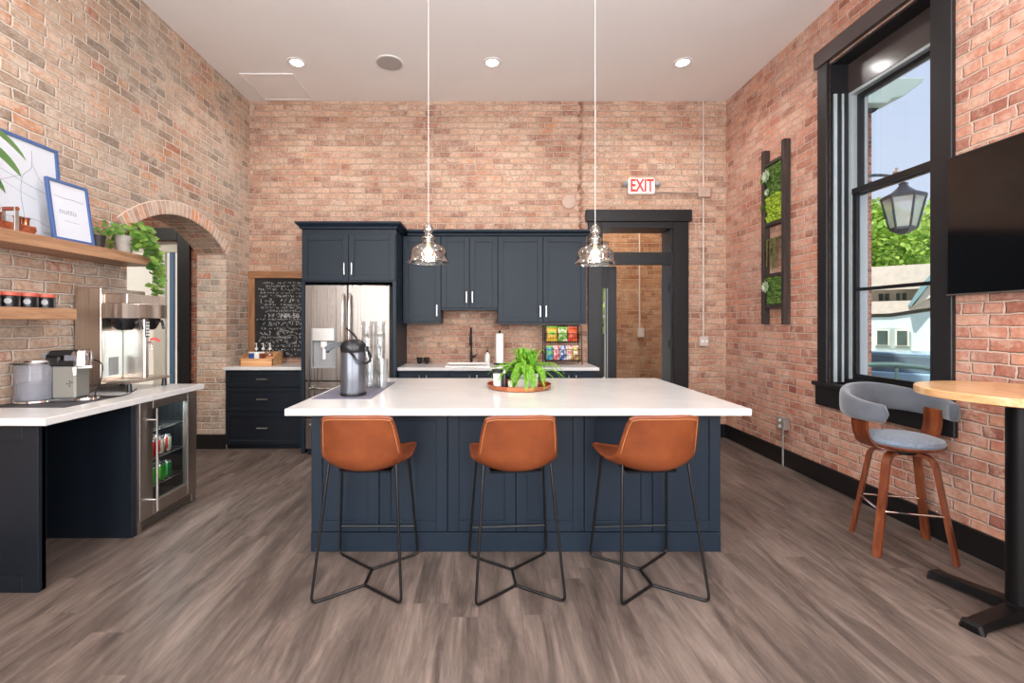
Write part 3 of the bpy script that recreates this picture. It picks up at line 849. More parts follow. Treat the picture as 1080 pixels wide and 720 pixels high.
def wall_unit(label, x0, x1, yf, z0, z1, split=None, hz=None, hxs=None):
    t = thing('wall_cabinet', label, 'cabinet', (x0, yf, z0), 0, 'navy wall cabinets'); w = x1 - x0; h = z1 - z0
    MB().box(0, w, .022, YB - .004 - yf, 0, h).build('body', 'navy_paint', t)
    eds = [0, w] if not split else [0, split, w]
    for i, (a, b) in enumerate(zip(eds[:-1], eds[1:])):
        mb = MB(); shaker(mb, a + .003, b - .003, .025, h - .01, 0, fw=.06)
        o = mb.build('door', 'navy_paint', t)
        hb = MB(); pull(hb, hxs[i], hz, 0, .13); hb.build('handle', 'satin_nickel', o)
    return t
WF = 5.42; ZT = 2.43
X = lambda px: (px - 511) * WF / F
wall_unit('narrow single-door navy wall cabinet beside the fridge surround', -.955, X(465), WF, 1.41, ZT, hz=.15, hxs=[X(465) + .955 - .045])
wall_unit('shorter two-door navy wall cabinet above the faucet', X(465) + .002, X(525), WF, 1.565, ZT, X(495) - X(465), .15, [X(495) - X(465) - .035, X(495) - X(465) + .035])
wall_unit('wide two-door navy wall cabinet above the snack rack', X(525) + .002, 1.19, WF, 1.40, ZT, X(572.5) - X(525), .15, [X(572.5) - X(525) - .035, X(572.5) - X(525) + .035])
def crown(x0, x1, yf, z0, z1, name_label, ret=True, left=True):
    pr = [(0, z0), (-.012, z0), (-.018, z0 + .02), (-.05, z1 - .02), (-.055, z1), (0, z1)]
    mb = MB()
    ring = []
    L = .05 if left else 0
    for (o_, z) in pr:
        ring.append(None)
    # front run
    a = [(x0 + (o_ if left else 0), yf + o_, z) for o_, z in pr]; b = [(x1 - (o_ if ret else 0), yf + o_, z) for o_, z in pr]
    rs = [a, b]
    if ret: rs = rs + [[(x1 - o_, (YB - .004), z) for o_, z in pr]]
    if left: rs = [[(x0 + o_, (YB - .004), z) for o_, z in pr]] + rs
    mb.rings(rs, True, True)
    mb.box(x0, x1, yf, (YB - .004), z1 - .012, z1 - .001)
    return mb.build('crown_moulding', 'navy_paint', None)
cm = crown(-.898, 1.19, WF, ZT + .002, 2.495, '', True, False); tag(cm, 'navy crown moulding along the top of the low wall cabinets', 'moulding')

# fridge surround and cabinet above
YW = YB - .004
FF = 5.03
sur = thing('fridge_surround', 'tall navy cabinet boxing in the fridge, two doors on top', 'cabinet', (0, 0, 0))
for a, b in ((-1.985, -1.945), (-.995, -.959)): MB().box(a, b, FF, YW, 0, 1.86).build('side_panel', 'navy_paint', sur)
MB().box(-1.985, -.959, FF + .022, YW, 1.86, 2.432).build('body', 'navy_paint', sur)
for (a, b, hx) in ((-1.975, -1.474, -1.512), (-1.47, -.968, -1.432)):
    mb = MB(); shaker(mb, a, b, 1.875, 2.375, FF); o = mb.build('door', 'navy_paint', sur)
    hb = MB(); pull(hb, hx, 2.0, FF, .13); hb.build('handle', 'satin_nickel', o)
cr = crown(-1.985, -.957, FF, 2.434, 2.505, '', True, True); cr.parent = sur; cr.name = 'crown_moulding'

# fridge
fr = thing('refrigerator', 'stainless french-door refrigerator with a water dispenser', 'refrigerator', (-1.47, 4.985, 0))
MB().box(-.455, .455, .07, .72, .02, 1.80, .004).build('body', 'grey_plastic', fr)
for sx in (-1, 1):
    a, b = (-.455, -.003) if sx < 0 else (.003, .455)
    mb = MB()
    if sx > 0: mb.box(a, b, 0, .065, .80, 1.82, .008)
    else:      # door with an opening for the dispenser
        x0, x1, z0, z1 = -.39, -.125, .93, 1.36
        mb.prism([(a, .80), (b, .80), (b, 1.82), (a, 1.82)], 'y', .052, .065)
        mb.box(a, x0, 0, .052, .80, 1.82, .004).box(x1, b, 0, .052, .80, 1.82, .004).box(x0, x1, 0, .052, .80, z0).box(x0, x1, 0, .052, z1, 1.82)
    dr = mb.build('door', 'fridge_steel', fr)
    pts = catmull([(sx * .035, 0, .86), (sx * .035, -.045, .90), (sx * .035, -.065, 1.3), (sx * .035, -.045, 1.68), (sx * .035, 0, 1.72)], 6)
    MB().tube(pts, .013, 10).build('handle', 'chrome', dr)
dsp = MB().box(-.39, -.125, .045, .052, .93, 1.36).box(-.39, -.378, -.004, .045, .93, 1.36, .002).box(-.137, -.125, -.004, .045, .93, 1.36, .002).box(-.378, -.137, -.004, .045, .93, .942, .002)
dsp = dsp.build('dispenser', 'grey_plastic', fr)
MB().box(-.378, -.137, -.008, .02, 1.22, 1.36, .006).build('control_panel', 'satin_nickel', dsp)
MB().box(-.29, -.225, .005, .04, 1.15, 1.22, .004).box(-.275, -.24, .02, .044, 1.02, 1.15, .003).build('paddle', 'white_plastic', dsp)
fz = MB().box(-.455, .455, 0, .065, .40, .79, .008).build('freezer_drawer', 'fridge_steel', fr)
MB().tube(catmull([(-.38, 0, .72), (-.36, -.05, .72), (0, -.06, .72), (.36, -.05, .72), (.38, 0, .72)], 6), .013, 10).build('handle', 'chrome', fz)
fz2 = MB().box(-.455, .455, 0, .065, .06, .39, .008).build('freezer_drawer', 'fridge_steel', fr)
MB().tube(catmull([(-.38, 0, .33), (-.36, -.05, .33), (0, -.06, .33), (.36, -.05, .33), (.38, 0, .33)], 6), .013, 10).build('handle', 'chrome', fz2)
MB().box(-.44, .44, .03, .6, 0, .055).build('kick_plate', 'black_plastic', fr)
MB().box(.28, .36, -.0015, 0, 1.74, 1.755).build('badge', 'chrome', fr)

# left run of cabinets, looking to +x
LC = thing('counter_end_panel', 'navy shaker panel, darkened as in shade, holding up the near end of the left worktop', 'cabinet panel', (0, 0, 0))
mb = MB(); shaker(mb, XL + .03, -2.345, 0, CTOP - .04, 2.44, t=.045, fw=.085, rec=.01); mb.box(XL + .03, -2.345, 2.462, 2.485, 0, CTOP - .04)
mb.build('panel', 'navy_shaded', LC)
lb = thing('cooler_cabinet', 'navy cabinet box, darkened as in shade, around the beverage cooler, left side', 'cabinet', (0, 0, 0))
MB().box(XL + .03, -2.345, 3.06, 3.085, 0, CTOP - .04).build('side_panel', 'navy_shaded', lb)
MB().box(-2.345, -2.322, 3.06, 3.095, 0, CTOP - .04, .002).build('stile', 'navy_shaded', lb)
MB().box(XL + .03, -2.33, 3.722, 3.742, 0, CTOP - .04).build('end_panel', 'navy_shaded', lb)
MB().box(XL + .006, XL + .028, 2.44, 3.742, 0, CTOP - .04).build('back_panel', 'navy_shaded', lb)
tag(MB().prism([(XL + .002, 2.40), (-2.268, 2.40), (-2.268, 3.76), (XL + .002, 3.76)], 'z', CTOP - .04, CTOP, bev=.003).build('worktop', 'white_quartz'), 'white worktop along the left wall carrying the coffee machines', 'worktop')

# beverage cooler: local x along +Y, local -y towards the room
bc = thing('beverage_cooler', 'stainless glass-door beverage cooler full of cans, under the left worktop', 'cooler', (-2.30, 3.10, 0), PI / 2)
mb = MB()
mb.box(0, .61, .53, .55, .09, .87).box(0, .02, .045, .53, .09, .87).box(.59, .61, .045, .53, .09, .87).box(.02, .59, .045, .53, .85, .87).box(.02, .59, .045, .53, .09, .12)
mb.build('cabinet_body', 'black_plastic', bc)
dr = MB().box(.0, .125, 0, .04, .09, .885, .003).box(.50, .61, 0, .04, .09, .885, .003).box(.125, .50, 0, .04, .09, .175, .003).box(.125, .50, 0, .04, .825, .885, .003).build('door', 'cooler_steel', bc)
MB().box(.125, .50, .018, .024, .175, .825).build('pane', 'cooler_glass', dr)
hb = MB().box(.095, .113, -.05, -.038, .12, .83, .004)
for z in (.20, .75): hb.cyl((.104, -.04, z), (.104, 0, z), .006, 10)
hb = hb.build('handle', 'chrome', dr)
g = MB().box(0, .61, .03, .04, 0, .088)
for z in (.022, .038, .054): g.box(.03, .58, .02, .03, z, z + .007)
g.box(0, .61, .012, .03, 0, .014).box(0, .61, .012, .03, .074, .088).box(0, .03, .012, .03, .014, .074).box(.58, .61, .012, .03, .014, .074)
g.build('grille', 'cooler_steel', bc)
MB().box(.03, .58, .026, .031, .014, .074).build('grille_backing', 'black_plastic', bc)
for z in (.245, .44, .64):
    mb = MB()
    for k in range(12): mb.tube([(.03 + k * .05, .08, z), (.03 + k * .05, .52, z)], .003, 5)
    mb.tube([(.02, .08, z), (.59, .08, z)], .004, 6).tube([(.02, .52, z), (.59, .52, z)], .004, 6)
    mb.build('wire_shelf', 'satin_nickel', bc)
MB().box(.05, .56, .06, .07, .838, .848).build('light_strip', 'cooler_led', bc)
area('cooler_light', (-2.42, 3.40, .84), (-.3, 0, -1), .4, .05, 9, (.85, .97, 1))
def can_mat(nm, c1, c2):
    m, nt, b = newmat(nm)
    w = N(nt, 'ShaderNodeTexWave'); w.inputs['Scale'].default_value = 9; w.inputs['Distortion'].default_value = 6
    nt.links.new(objcoord(nt), w.inputs['Vector'])
    nt.links.new(ramp(nt, w.outputs[1], [(.45, c1), (.6, c2)]), b.inputs['Base Color']); setin(b, Roughness=.28, Metallic=.35)
can_mat('can_red', srgb(206, 34, 40), srgb(226, 70, 60)); can_mat('can_white', srgb(230, 226, 206), srgb(200, 60, 50))
can_mat('can_yellow', srgb(216, 206, 80), srgb(240, 236, 170)); can_mat('can_green', srgb(44, 168, 50), srgb(120, 212, 60))
can_mat('can_teal', srgb(26, 120, 80), srgb(70, 190, 80))
def can(mat):
    t = thing('soda_can', '', 'can')
    MB().lathe([(.024, 0), (.031, .006), (.033, .014), (.033, .104), (.031, .111)], 20).build('can_body', mat, t)
    MB().lathe([(.031, .111), (.0275, .120), (.0265, .1215), (.0262, .118), (.001, .118)], 20).build('lid', 'chrome_can', t)
    return t
protos = {}
seq = {(.446, 0): ['can_red', 'can_red', 'can_white', 'can_white'], (.446, 1): ['can_red', 'can_yellow', 'can_yellow', 'can_red'],
       (.251, 0): ['can_teal', 'can_green', 'can_green', 'can_teal'], (.251, 1): ['can_green', 'can_green', 'can_teal', 'can_green']}
cw = {'can_red': 'red', 'can_white': 'cream and red', 'can_yellow': 'pale yellow', 'can_green': 'bright green', 'can_teal': 'dark green'}
pos = ['nearest the cooler handle', 'second from the cooler handle', 'third from the cooler handle', 'furthest from the cooler handle']
for (z, row), ms in seq.items():
    for k, m_ in enumerate(ms):
        lab = '%s can on the %s shelf, %s row, %s' % (cw[m_], 'upper' if z > .4 else 'lower', 'front' if row == 0 else 'second', pos[k])
        t = protos[m_] if m_ in protos and not protos[m_]['label'] else None
        if m_ not in protos:
            protos[m_] = t = can(m_); t['label'] = lab; t.location = (-2.42 - row * .075, 3.30 + k * .078, z - .0005)
        else:
            t = dup(protos[m_], lab, (-2.42 - row * .075, 3.30 + k * .078, z - .0005))
        t['group'] = 'soda cans in the beverage cooler'

# ------------------------------------------------------------------ leather bar stools
def leather_stool(label, loc, rz):
    t = thing('bar_stool', label, 'bar stool', loc, rz, 'tan leather bar stools at the island')
    prof = catmull([(.235, .668), (.19, .655), (.05, .640), (-.09, .635), (-.165, .652), (-.205, .70), (-.228, .79), (-.25, .88), (-.268, .955)], 5)
    L = len(prof) - 1
    def fn(u, v):
        i = v * L; k = min(int(i), L - 1); f = i - k
        p = Vector((prof[k][0], prof[k][1], 0)).lerp(Vector((prof[k + 1][0], prof[k + 1][1], 0)), f) if False else None
        y = prof[k].x * (1 - f) + prof[k + 1].x * f; z = prof[k].y * (1 - f) + prof[k + 1].y * f
        s_ = u * 2 - 1
        back = max(0.0, min(1.0, (v - .5) / .45))
        w = .222 + .018 * math.sin(min(1, v / .55) * PI) - .038 * back ** 1.2
        a = abs(s_)
        zz = z + ((.022 + .03 * min(1, v / .4)) * a ** 2.2) * (1 - back) + .0 * back
        yy = y + (.075 * a ** 2.4) * (1 - (1 - min(1, v / .45)) * .6) * (.35 + .65 * (1 - back))
        if v > .93: zz -= .018 * a ** 6
        if v < .06: yy -= .03 * a ** 4
        return Vector((s_ * w, yy, zz))
    prof = [Vector((p[0], p[1])) for p in [(q.x, q.y) for q in catmull([(.235, .668, 0), (.19, .655, 0), (.05, .640, 0), (-.09, .635, 0), (-.165, .652, 0), (-.205, .70, 0), (-.228, .79, 0), (-.25, .88, 0), (-.268, .955, 0)], 5)]]
    L = len(prof) - 1
    MB().grid(fn, 18, 40).build('seat_shell', 'tan_leather', t, sharp=80, solid=.02, sub=1)
    # stitching along the edge and down the middle
    mb = MB()
    off = lambda p, d: Vector((p.x, p.y + d, p.z))
    for u in (.035, .965):
        mb.tube([off(fn(u, .04 + .92 * i / 40), -.0115) for i in range(41)], .0013, 5)
    mb.tube([off(fn(.035 + .93 * i / 24, .965), -.0115) for i in range(25)], .0013, 5)
    mb.build('stitching', 'stitch', t)
    # under-seat plate
    MB().box(-.14, .14, -.10, .14, .612, .627, .005).build('seat_bracket', 'black_metal', t)
    fr = fr_ = None
    NL, NR, FL, FR = Vector((-.228, -.265, .008)), Vector((.228, -.265, .008)), Vector((-.238, .245, .008)), Vector((.238, .245, .008))
    nv, fv = Vector((0, -.10, .008)), Vector((0, .065, .008))
    tops = [Vector((-.178, -.142, .672)), Vector((.178, -.142, .672)), Vector((-.195, .15, .648)), Vector((.195, .15, .648))]
    MB().tube(fillet([tops[0], NL, nv + Vector((-.004, 0, 0)), ], .035), .0075, 14).build('leg', 'gun_tube', t)
    MB().tube(fillet([tops[1], NR, nv + Vector((.004, 0, 0)), ], .035), .0075, 14).build('leg', 'gun_tube', t)
    MB().tube(fillet([tops[2], FL, fv + Vector((-.004, 0, 0)), ], .035), .0075, 14).build('leg', 'gun_tube', t)
    MB().tube(fillet([tops[3], FR, fv + Vector((.004, 0, 0)), ], .035), .0075, 14).build('leg', 'gun_tube', t)
    MB().tube([nv - Vector((0, .006, 0)), fv + Vector((0, .006, 0))], .0085, 8).build('base_bar', 'gun_tube', t)
    f = .28
    a = FL.lerp(tops[2], f); b = FR.lerp(tops[3], f)
    MB().tube([a, b], .006, 8).build('footrest', 'gun_tube', t)
    return t
s0 = leather_stool('tan leather bar stool at the left end of the island, nearest the airpot', (-.645, 2.598, 0), R(0))
s1_ = dup(s0, 'tan leather bar stool in the middle, in front of the potted fern', (.162, 2.595, 0), R(4.5))
s2_ = dup(s0, 'tan leather bar stool at the right end of the island, nearest the window', (.895, 2.598, 0), R(3.5))

# ------------------------------------------------------------------ grey bentwood stool
gs = thing('bar_stool', 'grey velvet swivel bar stool with bentwood walnut legs by the window', 'bar stool', (2.634, 2.935, 0), R(3.5))
def disc_seat(z0, z1, r, rr):
    return [(0.0, z0), (r - rr, z0), (r, z0 + rr * .6), (r, z1 - rr), (r - rr, z1 - .006), (r * .5, z1), (0, z1 + .002)]
MB().lathe([(0, .640), (.17, .640), (.195, .648), (.207, .662), (.207, .668), (0, .668)], 40).build('seat_base', 'walnut', gs)
MB().lathe([(0, .668), (.198, .668), (.206, .682), (.20, .70), (.16, .714), (.08, .720), (0, .721)], 40).build('seat', 'seat_fabric', gs)
# bent ply arms sweeping from under the seat to the pad
for sx in (-1, 1):
    pts = catmull([(sx * .10, .02, .634), (sx * .165, .03, .640), (sx * .218, .035, .680), (sx * .245, .035, .76), (sx * .247, .03, .87)], 7)
    n = len(pts)
    mb = MB().bar(pts, [.20 - .09 * min(1, i / (n * .55)) for i in range(n)], .014, side=(0, 1, 0))
    ar = mb.build('arm_support', 'walnut', gs, sharp=50)
    bl = MB()
    for k in (-1, 1): bl.lathe([(0, 0), (.006, .0), (.006, .003), (0, .004)], 10, M=Matrix.Translation((sx * .2545, .03 + k * .02, .845)) @ Matrix.Rotation(sx * PI / 2, 4, 'Y'))
    bl.build('bolt', 'chrome', ar)
# wrap-around pad: band along an arc, open at the front (-y)
def pad(u, v):
    th = -.67 + (PI + 1.34) * u                      # angle measured from +x, going round the back (+y)
    hi = .5 + .5 * math.sin(max(0, min(1, (u - .04) / .92)) * PI) ** .8
    zc_ = .868 + .055 * (math.sin(u * PI) ** 2)
    hh = .055 + .032 * math.sin(u * PI) ** 1.5
    tk = .026
    cap = min(1.0, min(u, 1 - u) / .02) ** .5
    a = 2 * PI * v
    rad = .258 + math.copysign(abs(math.cos(a)) ** .6, math.cos(a)) * tk * cap + .012 * math.sin(u * PI)
    z = zc_ + math.copysign(abs(math.sin(a)) ** .6, math.sin(a)) * hh * cap
    return Vector((rad * math.cos(th) * 1.06, rad * math.sin(th) * .96 + .02, z))
rg = [[pad(max(.0005, min(.9995, i / 56)), j / 20) for j in range(20)] for i in range(57)]
for q in (0, -1): pass
MB().rings(rg).build('back_pad', 'grey_velvet', gs, sharp=75)
MB().lathe([(.0, .60), (.075, .60), (.085, .612), (.085, .628), (.0, .64)], 24).build('swivel_plate', 'black_metal', gs)
feet = [(-.26, -.10), (.109, -.232), (.272, .099), (-.12, .233)]
for fx, fy in feet:
    d = Vector((fx, fy, 0)).normalized(); fl = Vector((fx, fy, 0)).length
    pts = fillet([d * .02 + Vector((0, 0, .606)), d * (fl * .60) + Vector((0, 0, .606)), d * fl + Vector((0, 0, 0))], .075, 8)
    sd = Vector((-d.y, d.x, 0))
    MB().bar(pts, .042, .022, side=sd).build('leg', 'walnut', gs, sharp=50)
fp = []
for fx, fy in feet:
    d = Vector((fx, fy, 0)).normalized(); fl = Vector((fx, fy, 0)).length
    z = .27; k = fl * (.60 + .40 * (1 - z / .606)) + .012
    fp.append(d * (k - .0) + Vector((0, 0, z)))
loop = fillet([(fp[0] + fp[3]) / 2] + [fp[0], fp[1], fp[2], fp[3]] + [(fp[0] + fp[3]) / 2], .03, 4)
MB().tube(loop, .007, 8).build('footrest', 'chrome', gs)

# ------------------------------------------------------------------ high round table
tb = thing('bistro_table', 'high round pale wood table on a black column, right edge', 'table', (2.59, 2.24, 0), 0)
MB().lathe([(0, 1.052), (.378, 1.052), (.385, 1.056), (.385, 1.088), (.381, 1.092), (0, 1.092)], 64).build('tabletop', 'table_wood', tb, sharp=40)
MB().box(-.12, .12, -.12, .12, 1.03, 1.052, .003).build('top_plate', 'black_metal', tb)
MB().lathe([(.0, .055), (.07, .055), (.07, .065), (.055, .07), (.055, 1.03), (0, 1.03)], 28).build('column', 'black_metal', tb)
crs = MB()
for a, L in ((R(104), .37), (R(196), .37), (R(284), .37), (R(16), .33)):
    d = Vector((math.cos(a), math.sin(a), 0)); sd = Vector((-d.y, d.x, 0))
    rs = []
    for q, w, z0, z1 in ((0, .05, .02, .07), (.5, .042, .016, .055), (.9, .042, .012, .042), (.97, .05, 0.0, .044), (1.0, .04, 0.0, .03)):
        c = d * L * q
        rs.append([c + sd * w + Vector((0, 0, z0)), c + sd * w * .7 + Vector((0, 0, z1)), c - sd * w * .7 + Vector((0, 0, z1)), c - sd * w + Vector((0, 0, z0))])
    m1 = MB().rings(rs); m1.build('foot', 'black_metal', tb, sharp=30)

# ------------------------------------------------------------------ television
tv = thing('television', 'large black flat television on the right brick wall', 'television', (XR, 2.22, 1.59))
MB().box(-.06, -.022, -.725, .725, 0, .868, .004).build('tv_case', 'black_plastic', tv)
MB().box(-.0612, -.06, -.717, .717, .012, .86).build('screen', 'tv_screen', tv)
MB().box(-.0625, -.06, -.725, .725, 0, .008).build('bottom_strip', 'satin_nickel', tv)
MB().box(-.022, 0, -.2, .2, .25, .6).build('wall_mount', 'black_metal', tv)

# ------------------------------------------------------------------ pendants and ceiling fittings
def pendant(label, loc):
    t = thing('pendant_lamp', label, 'pendant lamp', loc, 0, 'clear glass pendants over the island')
    # origin at shade bottom
    MB().tube([(0, 0, .285), (0, 0, ZC - loc[2] - .02)], .0022, 6).build('cord', 'white_plastic', t)
    MB().lathe([(0, ZC - loc[2] - .022), (.06, ZC - loc[2] - .022), (.062, ZC - loc[2]), (0, ZC - loc[2])], 24).build('canopy', 'satin_nickel', t)
    pr = [(.151, .0), (.148, .006), (.138, .014), (.133, .022), (.131, .05), (.124, .085), (.100, .112), (.066, .128), (.044, .138), (.036, .15), (.046, .166), (.050, .176), (.044, .186), (.028, .196), (.024, .205), (.034, .222), (.037, .242), (.032, .262), (.018, .278), (.010, .286)]
    pr = [(p.x, p.y) for p in catmull([(a, b, 0) for a, b in pr], 2)]
    sh = MB().lathe(pr, 40, cap=False).build('glass_shade', 'shade_glass', t, sharp=80, solid=.0025)
    MB().lathe([(.1505, -.003), (.154, .0), (.1505, .003), (.147, 0), (.1505, -.003)], 40, cap=False).build('rim', 'tumbler_glass', sh)
    MB().lathe([(0, .135), (.018, .135), (.020, .145), (.020, .19), (.012, .20), (0, .20)], 18).tube([(0, 0, .2), (0, 0, .29)], .005, 8).build('socket', 'satin_nickel', t)
    MB().lathe([(0, .040), (.018, .044), (.030, .058), (.034, .075), (.030, .093), (.018, .110), (.013, .120), (.013, .135), (0, .135)], 24).build('bulb', 'bulb_glow', t)
    d = bpy.data.lights.new('pendant_light', 'POINT'); d.energy = 1.0; d.color = (1, .8, .55); d.shadow_soft_size = .03
    o = bpy.data.objects.new('pendant_light', d); COL.objects.link(o); o.location = (loc[0], loc[1], loc[2] + .02)
    return t
pendant('clear glass pendant lamp on the left, hanging before the narrow cabinet', (-.41, 3.40, 1.86))
pendant('clear glass pendant lamp on the right, hanging beside the doorway casing', (.81, 3.40, 1.85))

def downlight(label, x, y, e=24, vis=True):
    t = thing('recessed_light', label, 'ceiling light', (x, y, ZC), 0, 'recessed ceiling lights')
    MB().lathe([(.062, .012), (.066, -.004), (.098, -.006), (.102, 0), (.062, 0)], 32, cap=False).build('trim_ring', 'white_paint', t)
    MB().lathe([(0, -.0025), (.066, -.0025), (.066, 0), (0, 0)], 32).build('lens', 'lamp_glow', t)
    d = bpy.data.lights.new('downlight', 'SPOT'); d.energy = e; d.color = (1, .985, .97); d.spot_size = R(150); d.spot_blend = .9; d.shadow_soft_size = .08
    o = bpy.data.objects.new('downlight', d); COL.objects.link(o); o.location = (x, y, ZC - .012)
    return t
DL = 80
downlight('glowing recessed ceiling light on the left, above the fridge', -1.976, 4.89, DL)
downlight('glowing recessed ceiling light in the middle, above the faucet', .08, 4.89, DL)
downlight('glowing recessed ceiling light on the right, toward the window', 2.086, 4.89, DL)
for i, (x, y) in enumerate(((-1.976, 2.3), (.08, 1.7), (2.086, 2.3), (-1.976, -.3), (.08, -.3), (2.086, -.3))):
    downlight('recessed ceiling light outside the picture, nearer the camera', x, y, DL)
cs = thing('ceiling_speaker', 'round grey speaker grille in the ceiling between two lights', 'speaker', (-1.0, 4.89, ZC))
MB().lathe([(0, -.010), (.125, -.010), (.13, -.006), (.13, 0), (0, 0)], 40).build('grille', 'speaker_grille', cs)
MB().lathe([(.131, -.008), (.142, -.007), (.144, 0), (.131, 0)], 40, cap=False).build('ring', 'white_paint', cs)
ah = thing('access_panel', 'square white access panel in the ceiling, back left', 'ceiling panel', (-2.4, 5.4, ZC))
MB().box(-.27, .27, -.27, .27, -.006, 0).build('panel', 'ceiling_paint', ah)
MB().box(-.30, .30, -.30, -.275, -.012, 0).box(-.30, .30, .275, .30, -.012, 0).box(-.30, -.275, -.275, .275, -.012, 0).box(.275, .30, -.275, .275, -.012, 0).build('panel_frame', 'white_paint', ah)

# ------------------------------------------------------------------ back wall fittings
ex = thing('exit_sign', 'lit EXIT sign with red letters above the doorway', 'exit sign', (1.93, YB, 3.095))
MB().box(-.165, .165, -.055, 0, -.10, .10, .014).build('housing', 'exit_face', ex)
M = Matrix.Translation((0, -.0555, -.002)) @ Matrix.Rotation(PI / 2, 4, 'X') @ Matrix.Diagonal((.80, 1.22, 1, 1))
text_mesh('EXIT', .175, 'exit_red', 'lettering', ex, M, bold=.0045)
for sx in (-1, 1):
    h = MB().lathe([(0, 0), (.030, .0), (.042, .022), (.044, .045), (.0, .05)], 20, M=Matrix.Translation((sx * .175, -.02, .02)) @ Matrix.Rotation(sx * R(55), 4, 'Y') @ Matrix.Rotation(0, 4, 'X')).build('lamp_head', 'grey_plastic', ex)
cd = thing('wall_conduit', 'painted vertical conduit on the back wall right of the doorway', 'conduit', (2.70, YB, 0))
MB().tube([(0, -.018, ZC), (0, -.018, 1.20)], .010, 10).build('pipe', 'conduit_paint', cd)
MB().box(-.075, .075, -.055, 0, 2.96, 3.08, .006).build('junction_box', 'box_paint', cd)
MB().box(-.055, .055, -.05, 0, 1.13, 1.25, .006).build('outlet_box', 'conduit_paint', cd)
ob = MB()
for k in (-1, 1): ob.lathe([(0, 0), (.018, 0), (.018, .003), (0, .004)], 16, M=Matrix.Translation((k * .024, -.05, 1.19)) @ Matrix.Rotation(PI / 2, 4, 'X'))
ob.build('socket', 'white_plastic', cd)
MB().tube(catmull([(-.075, -.03, 3.02), (-.3, -.028, 3.025), (-.56, -.03, 3.03), (-.60, -.03, 3.06)], 6), .013, 8).build('side_pipe', 'box_paint', cd)
for z in (1.9, 2.6, 3.6):
    MB().box(-.025, .025, -.03, 0, z, z + .02, .003).build('pipe_clamp', 'conduit_paint', cd)
sc = MB().lathe([(0, .0), (.085, 0), (.082, .012), (.0, .014)], 24, M=Matrix.Translation((1.04, YB, 2.91)) @ Matrix.Rotation(PI / 2, 4, 'X')).build('patch_plate', 'box_paint')
tag(sc, 'round painted plate covering an old flue hole, right of the pendant', 'wall plate')

fo = thing('floor_outlet', 'metal outlet box on a short conduit low on the right wall', 'outlet', (XR, 4.60, 0))
MB().box(-.065, 0, -.055, .055, .365, .485, .005).build('outlet_box', 'galvanised', fo)
MB().tube([(-.035, 0, .365), (-.035, 0, 0)], .010, 10).build('pipe', 'galvanised', fo)
ob = MB()
for a, b in ((-1, .455), (-1, .395)):
    ob.lathe([(0, 0), (.017, 0), (.017, .004), (0, .005)], 16, M=Matrix.Translation((-.0655, -.0, b)) @ Matrix.Rotation(-PI / 2, 4, 'Y'))
ob.build('socket', 'white_plastic', fo)

# chalkboard in its wooden frame
cb = thing('chalkboard', 'black chalkboard covered in white chalk writing, framed in wood', 'chalkboard', (0, 0, 0))
def chalk_mat():
    m, nt, b = newmat('blackboard')
    v = objcoord(nt, (1, 1, 1.6))
    sm = ramp(nt, noise(nt, v, 5, 6, .7), [(.35, srgb(20, 19, 20)), (.75, srgb(58, 55, 54))])
    nt.links.new(sm, b.inputs['Base Color']); setin(b, Roughness=.85)
chalk_mat()
MB().box(-2.83, -1.99, YB - .02, YB, .99, 1.965).build('board', 'blackboard', cb)
fr_ = MB().box(-2.905, -2.83, YB - .04, YB, .935, 1.965, .004).build('frame_side', 'frame_wood', cb)
MB().box(-2.905, -1.99, YB - .045, YB, 1.965, 2.05, .004).build('frame_top', 'lintel_wood', cb)
# handwriting: rows of looping strokes
rnd = random.Random(3); mb = MB()
def glyph(mb, x, z, h, r):
    n = rnd.randint(3, 6); pts = []
    for k in range(n): pts.append((x + rnd.uniform(0, h * .7), YB - .0215, z + rnd.uniform(0, h)))
    mb.tube(catmull(pts, 3), r, 4, flat=(1, 1))
z = 1.93
while z > 1.02:
    h = rnd.choice([.022, .028, .035, .05, .06]); x = -2.815 + rnd.uniform(0, .12); z -= h + rnd.uniform(.006, .016)
    xe = -2.01 - rnd.uniform(0, .15)
    while x < xe:
        if rnd.random() < .86: glyph(mb, x, z, h, .0012 + .02 * h * rnd.uniform(.4, 1.2))
        x += h * rnd.uniform(.6, .95)
for k in range(7):
    cx, cz, r_ = rnd.uniform(-2.7, -2.1), rnd.uniform(1.15, 1.85), rnd.uniform(.04, .09)
    mb.tube([(cx + r_ * 1.5 * math.cos(a), YB - .0215, cz + r_ * math.sin(a)) for a in [i * .5 for i in range(12)]], .0016, 4)
o = mb.build('chalk_writing', 'chalk', cb); o['kind'] = 'stuff'
x_ = text_mesh('NA 50', .085, 'chalk', 'chalk_lettering', cb, Matrix.Translation((-2.40, YB - .021, 1.50)) @ Matrix.Rotation(PI / 2, 4, 'X'), .0006)

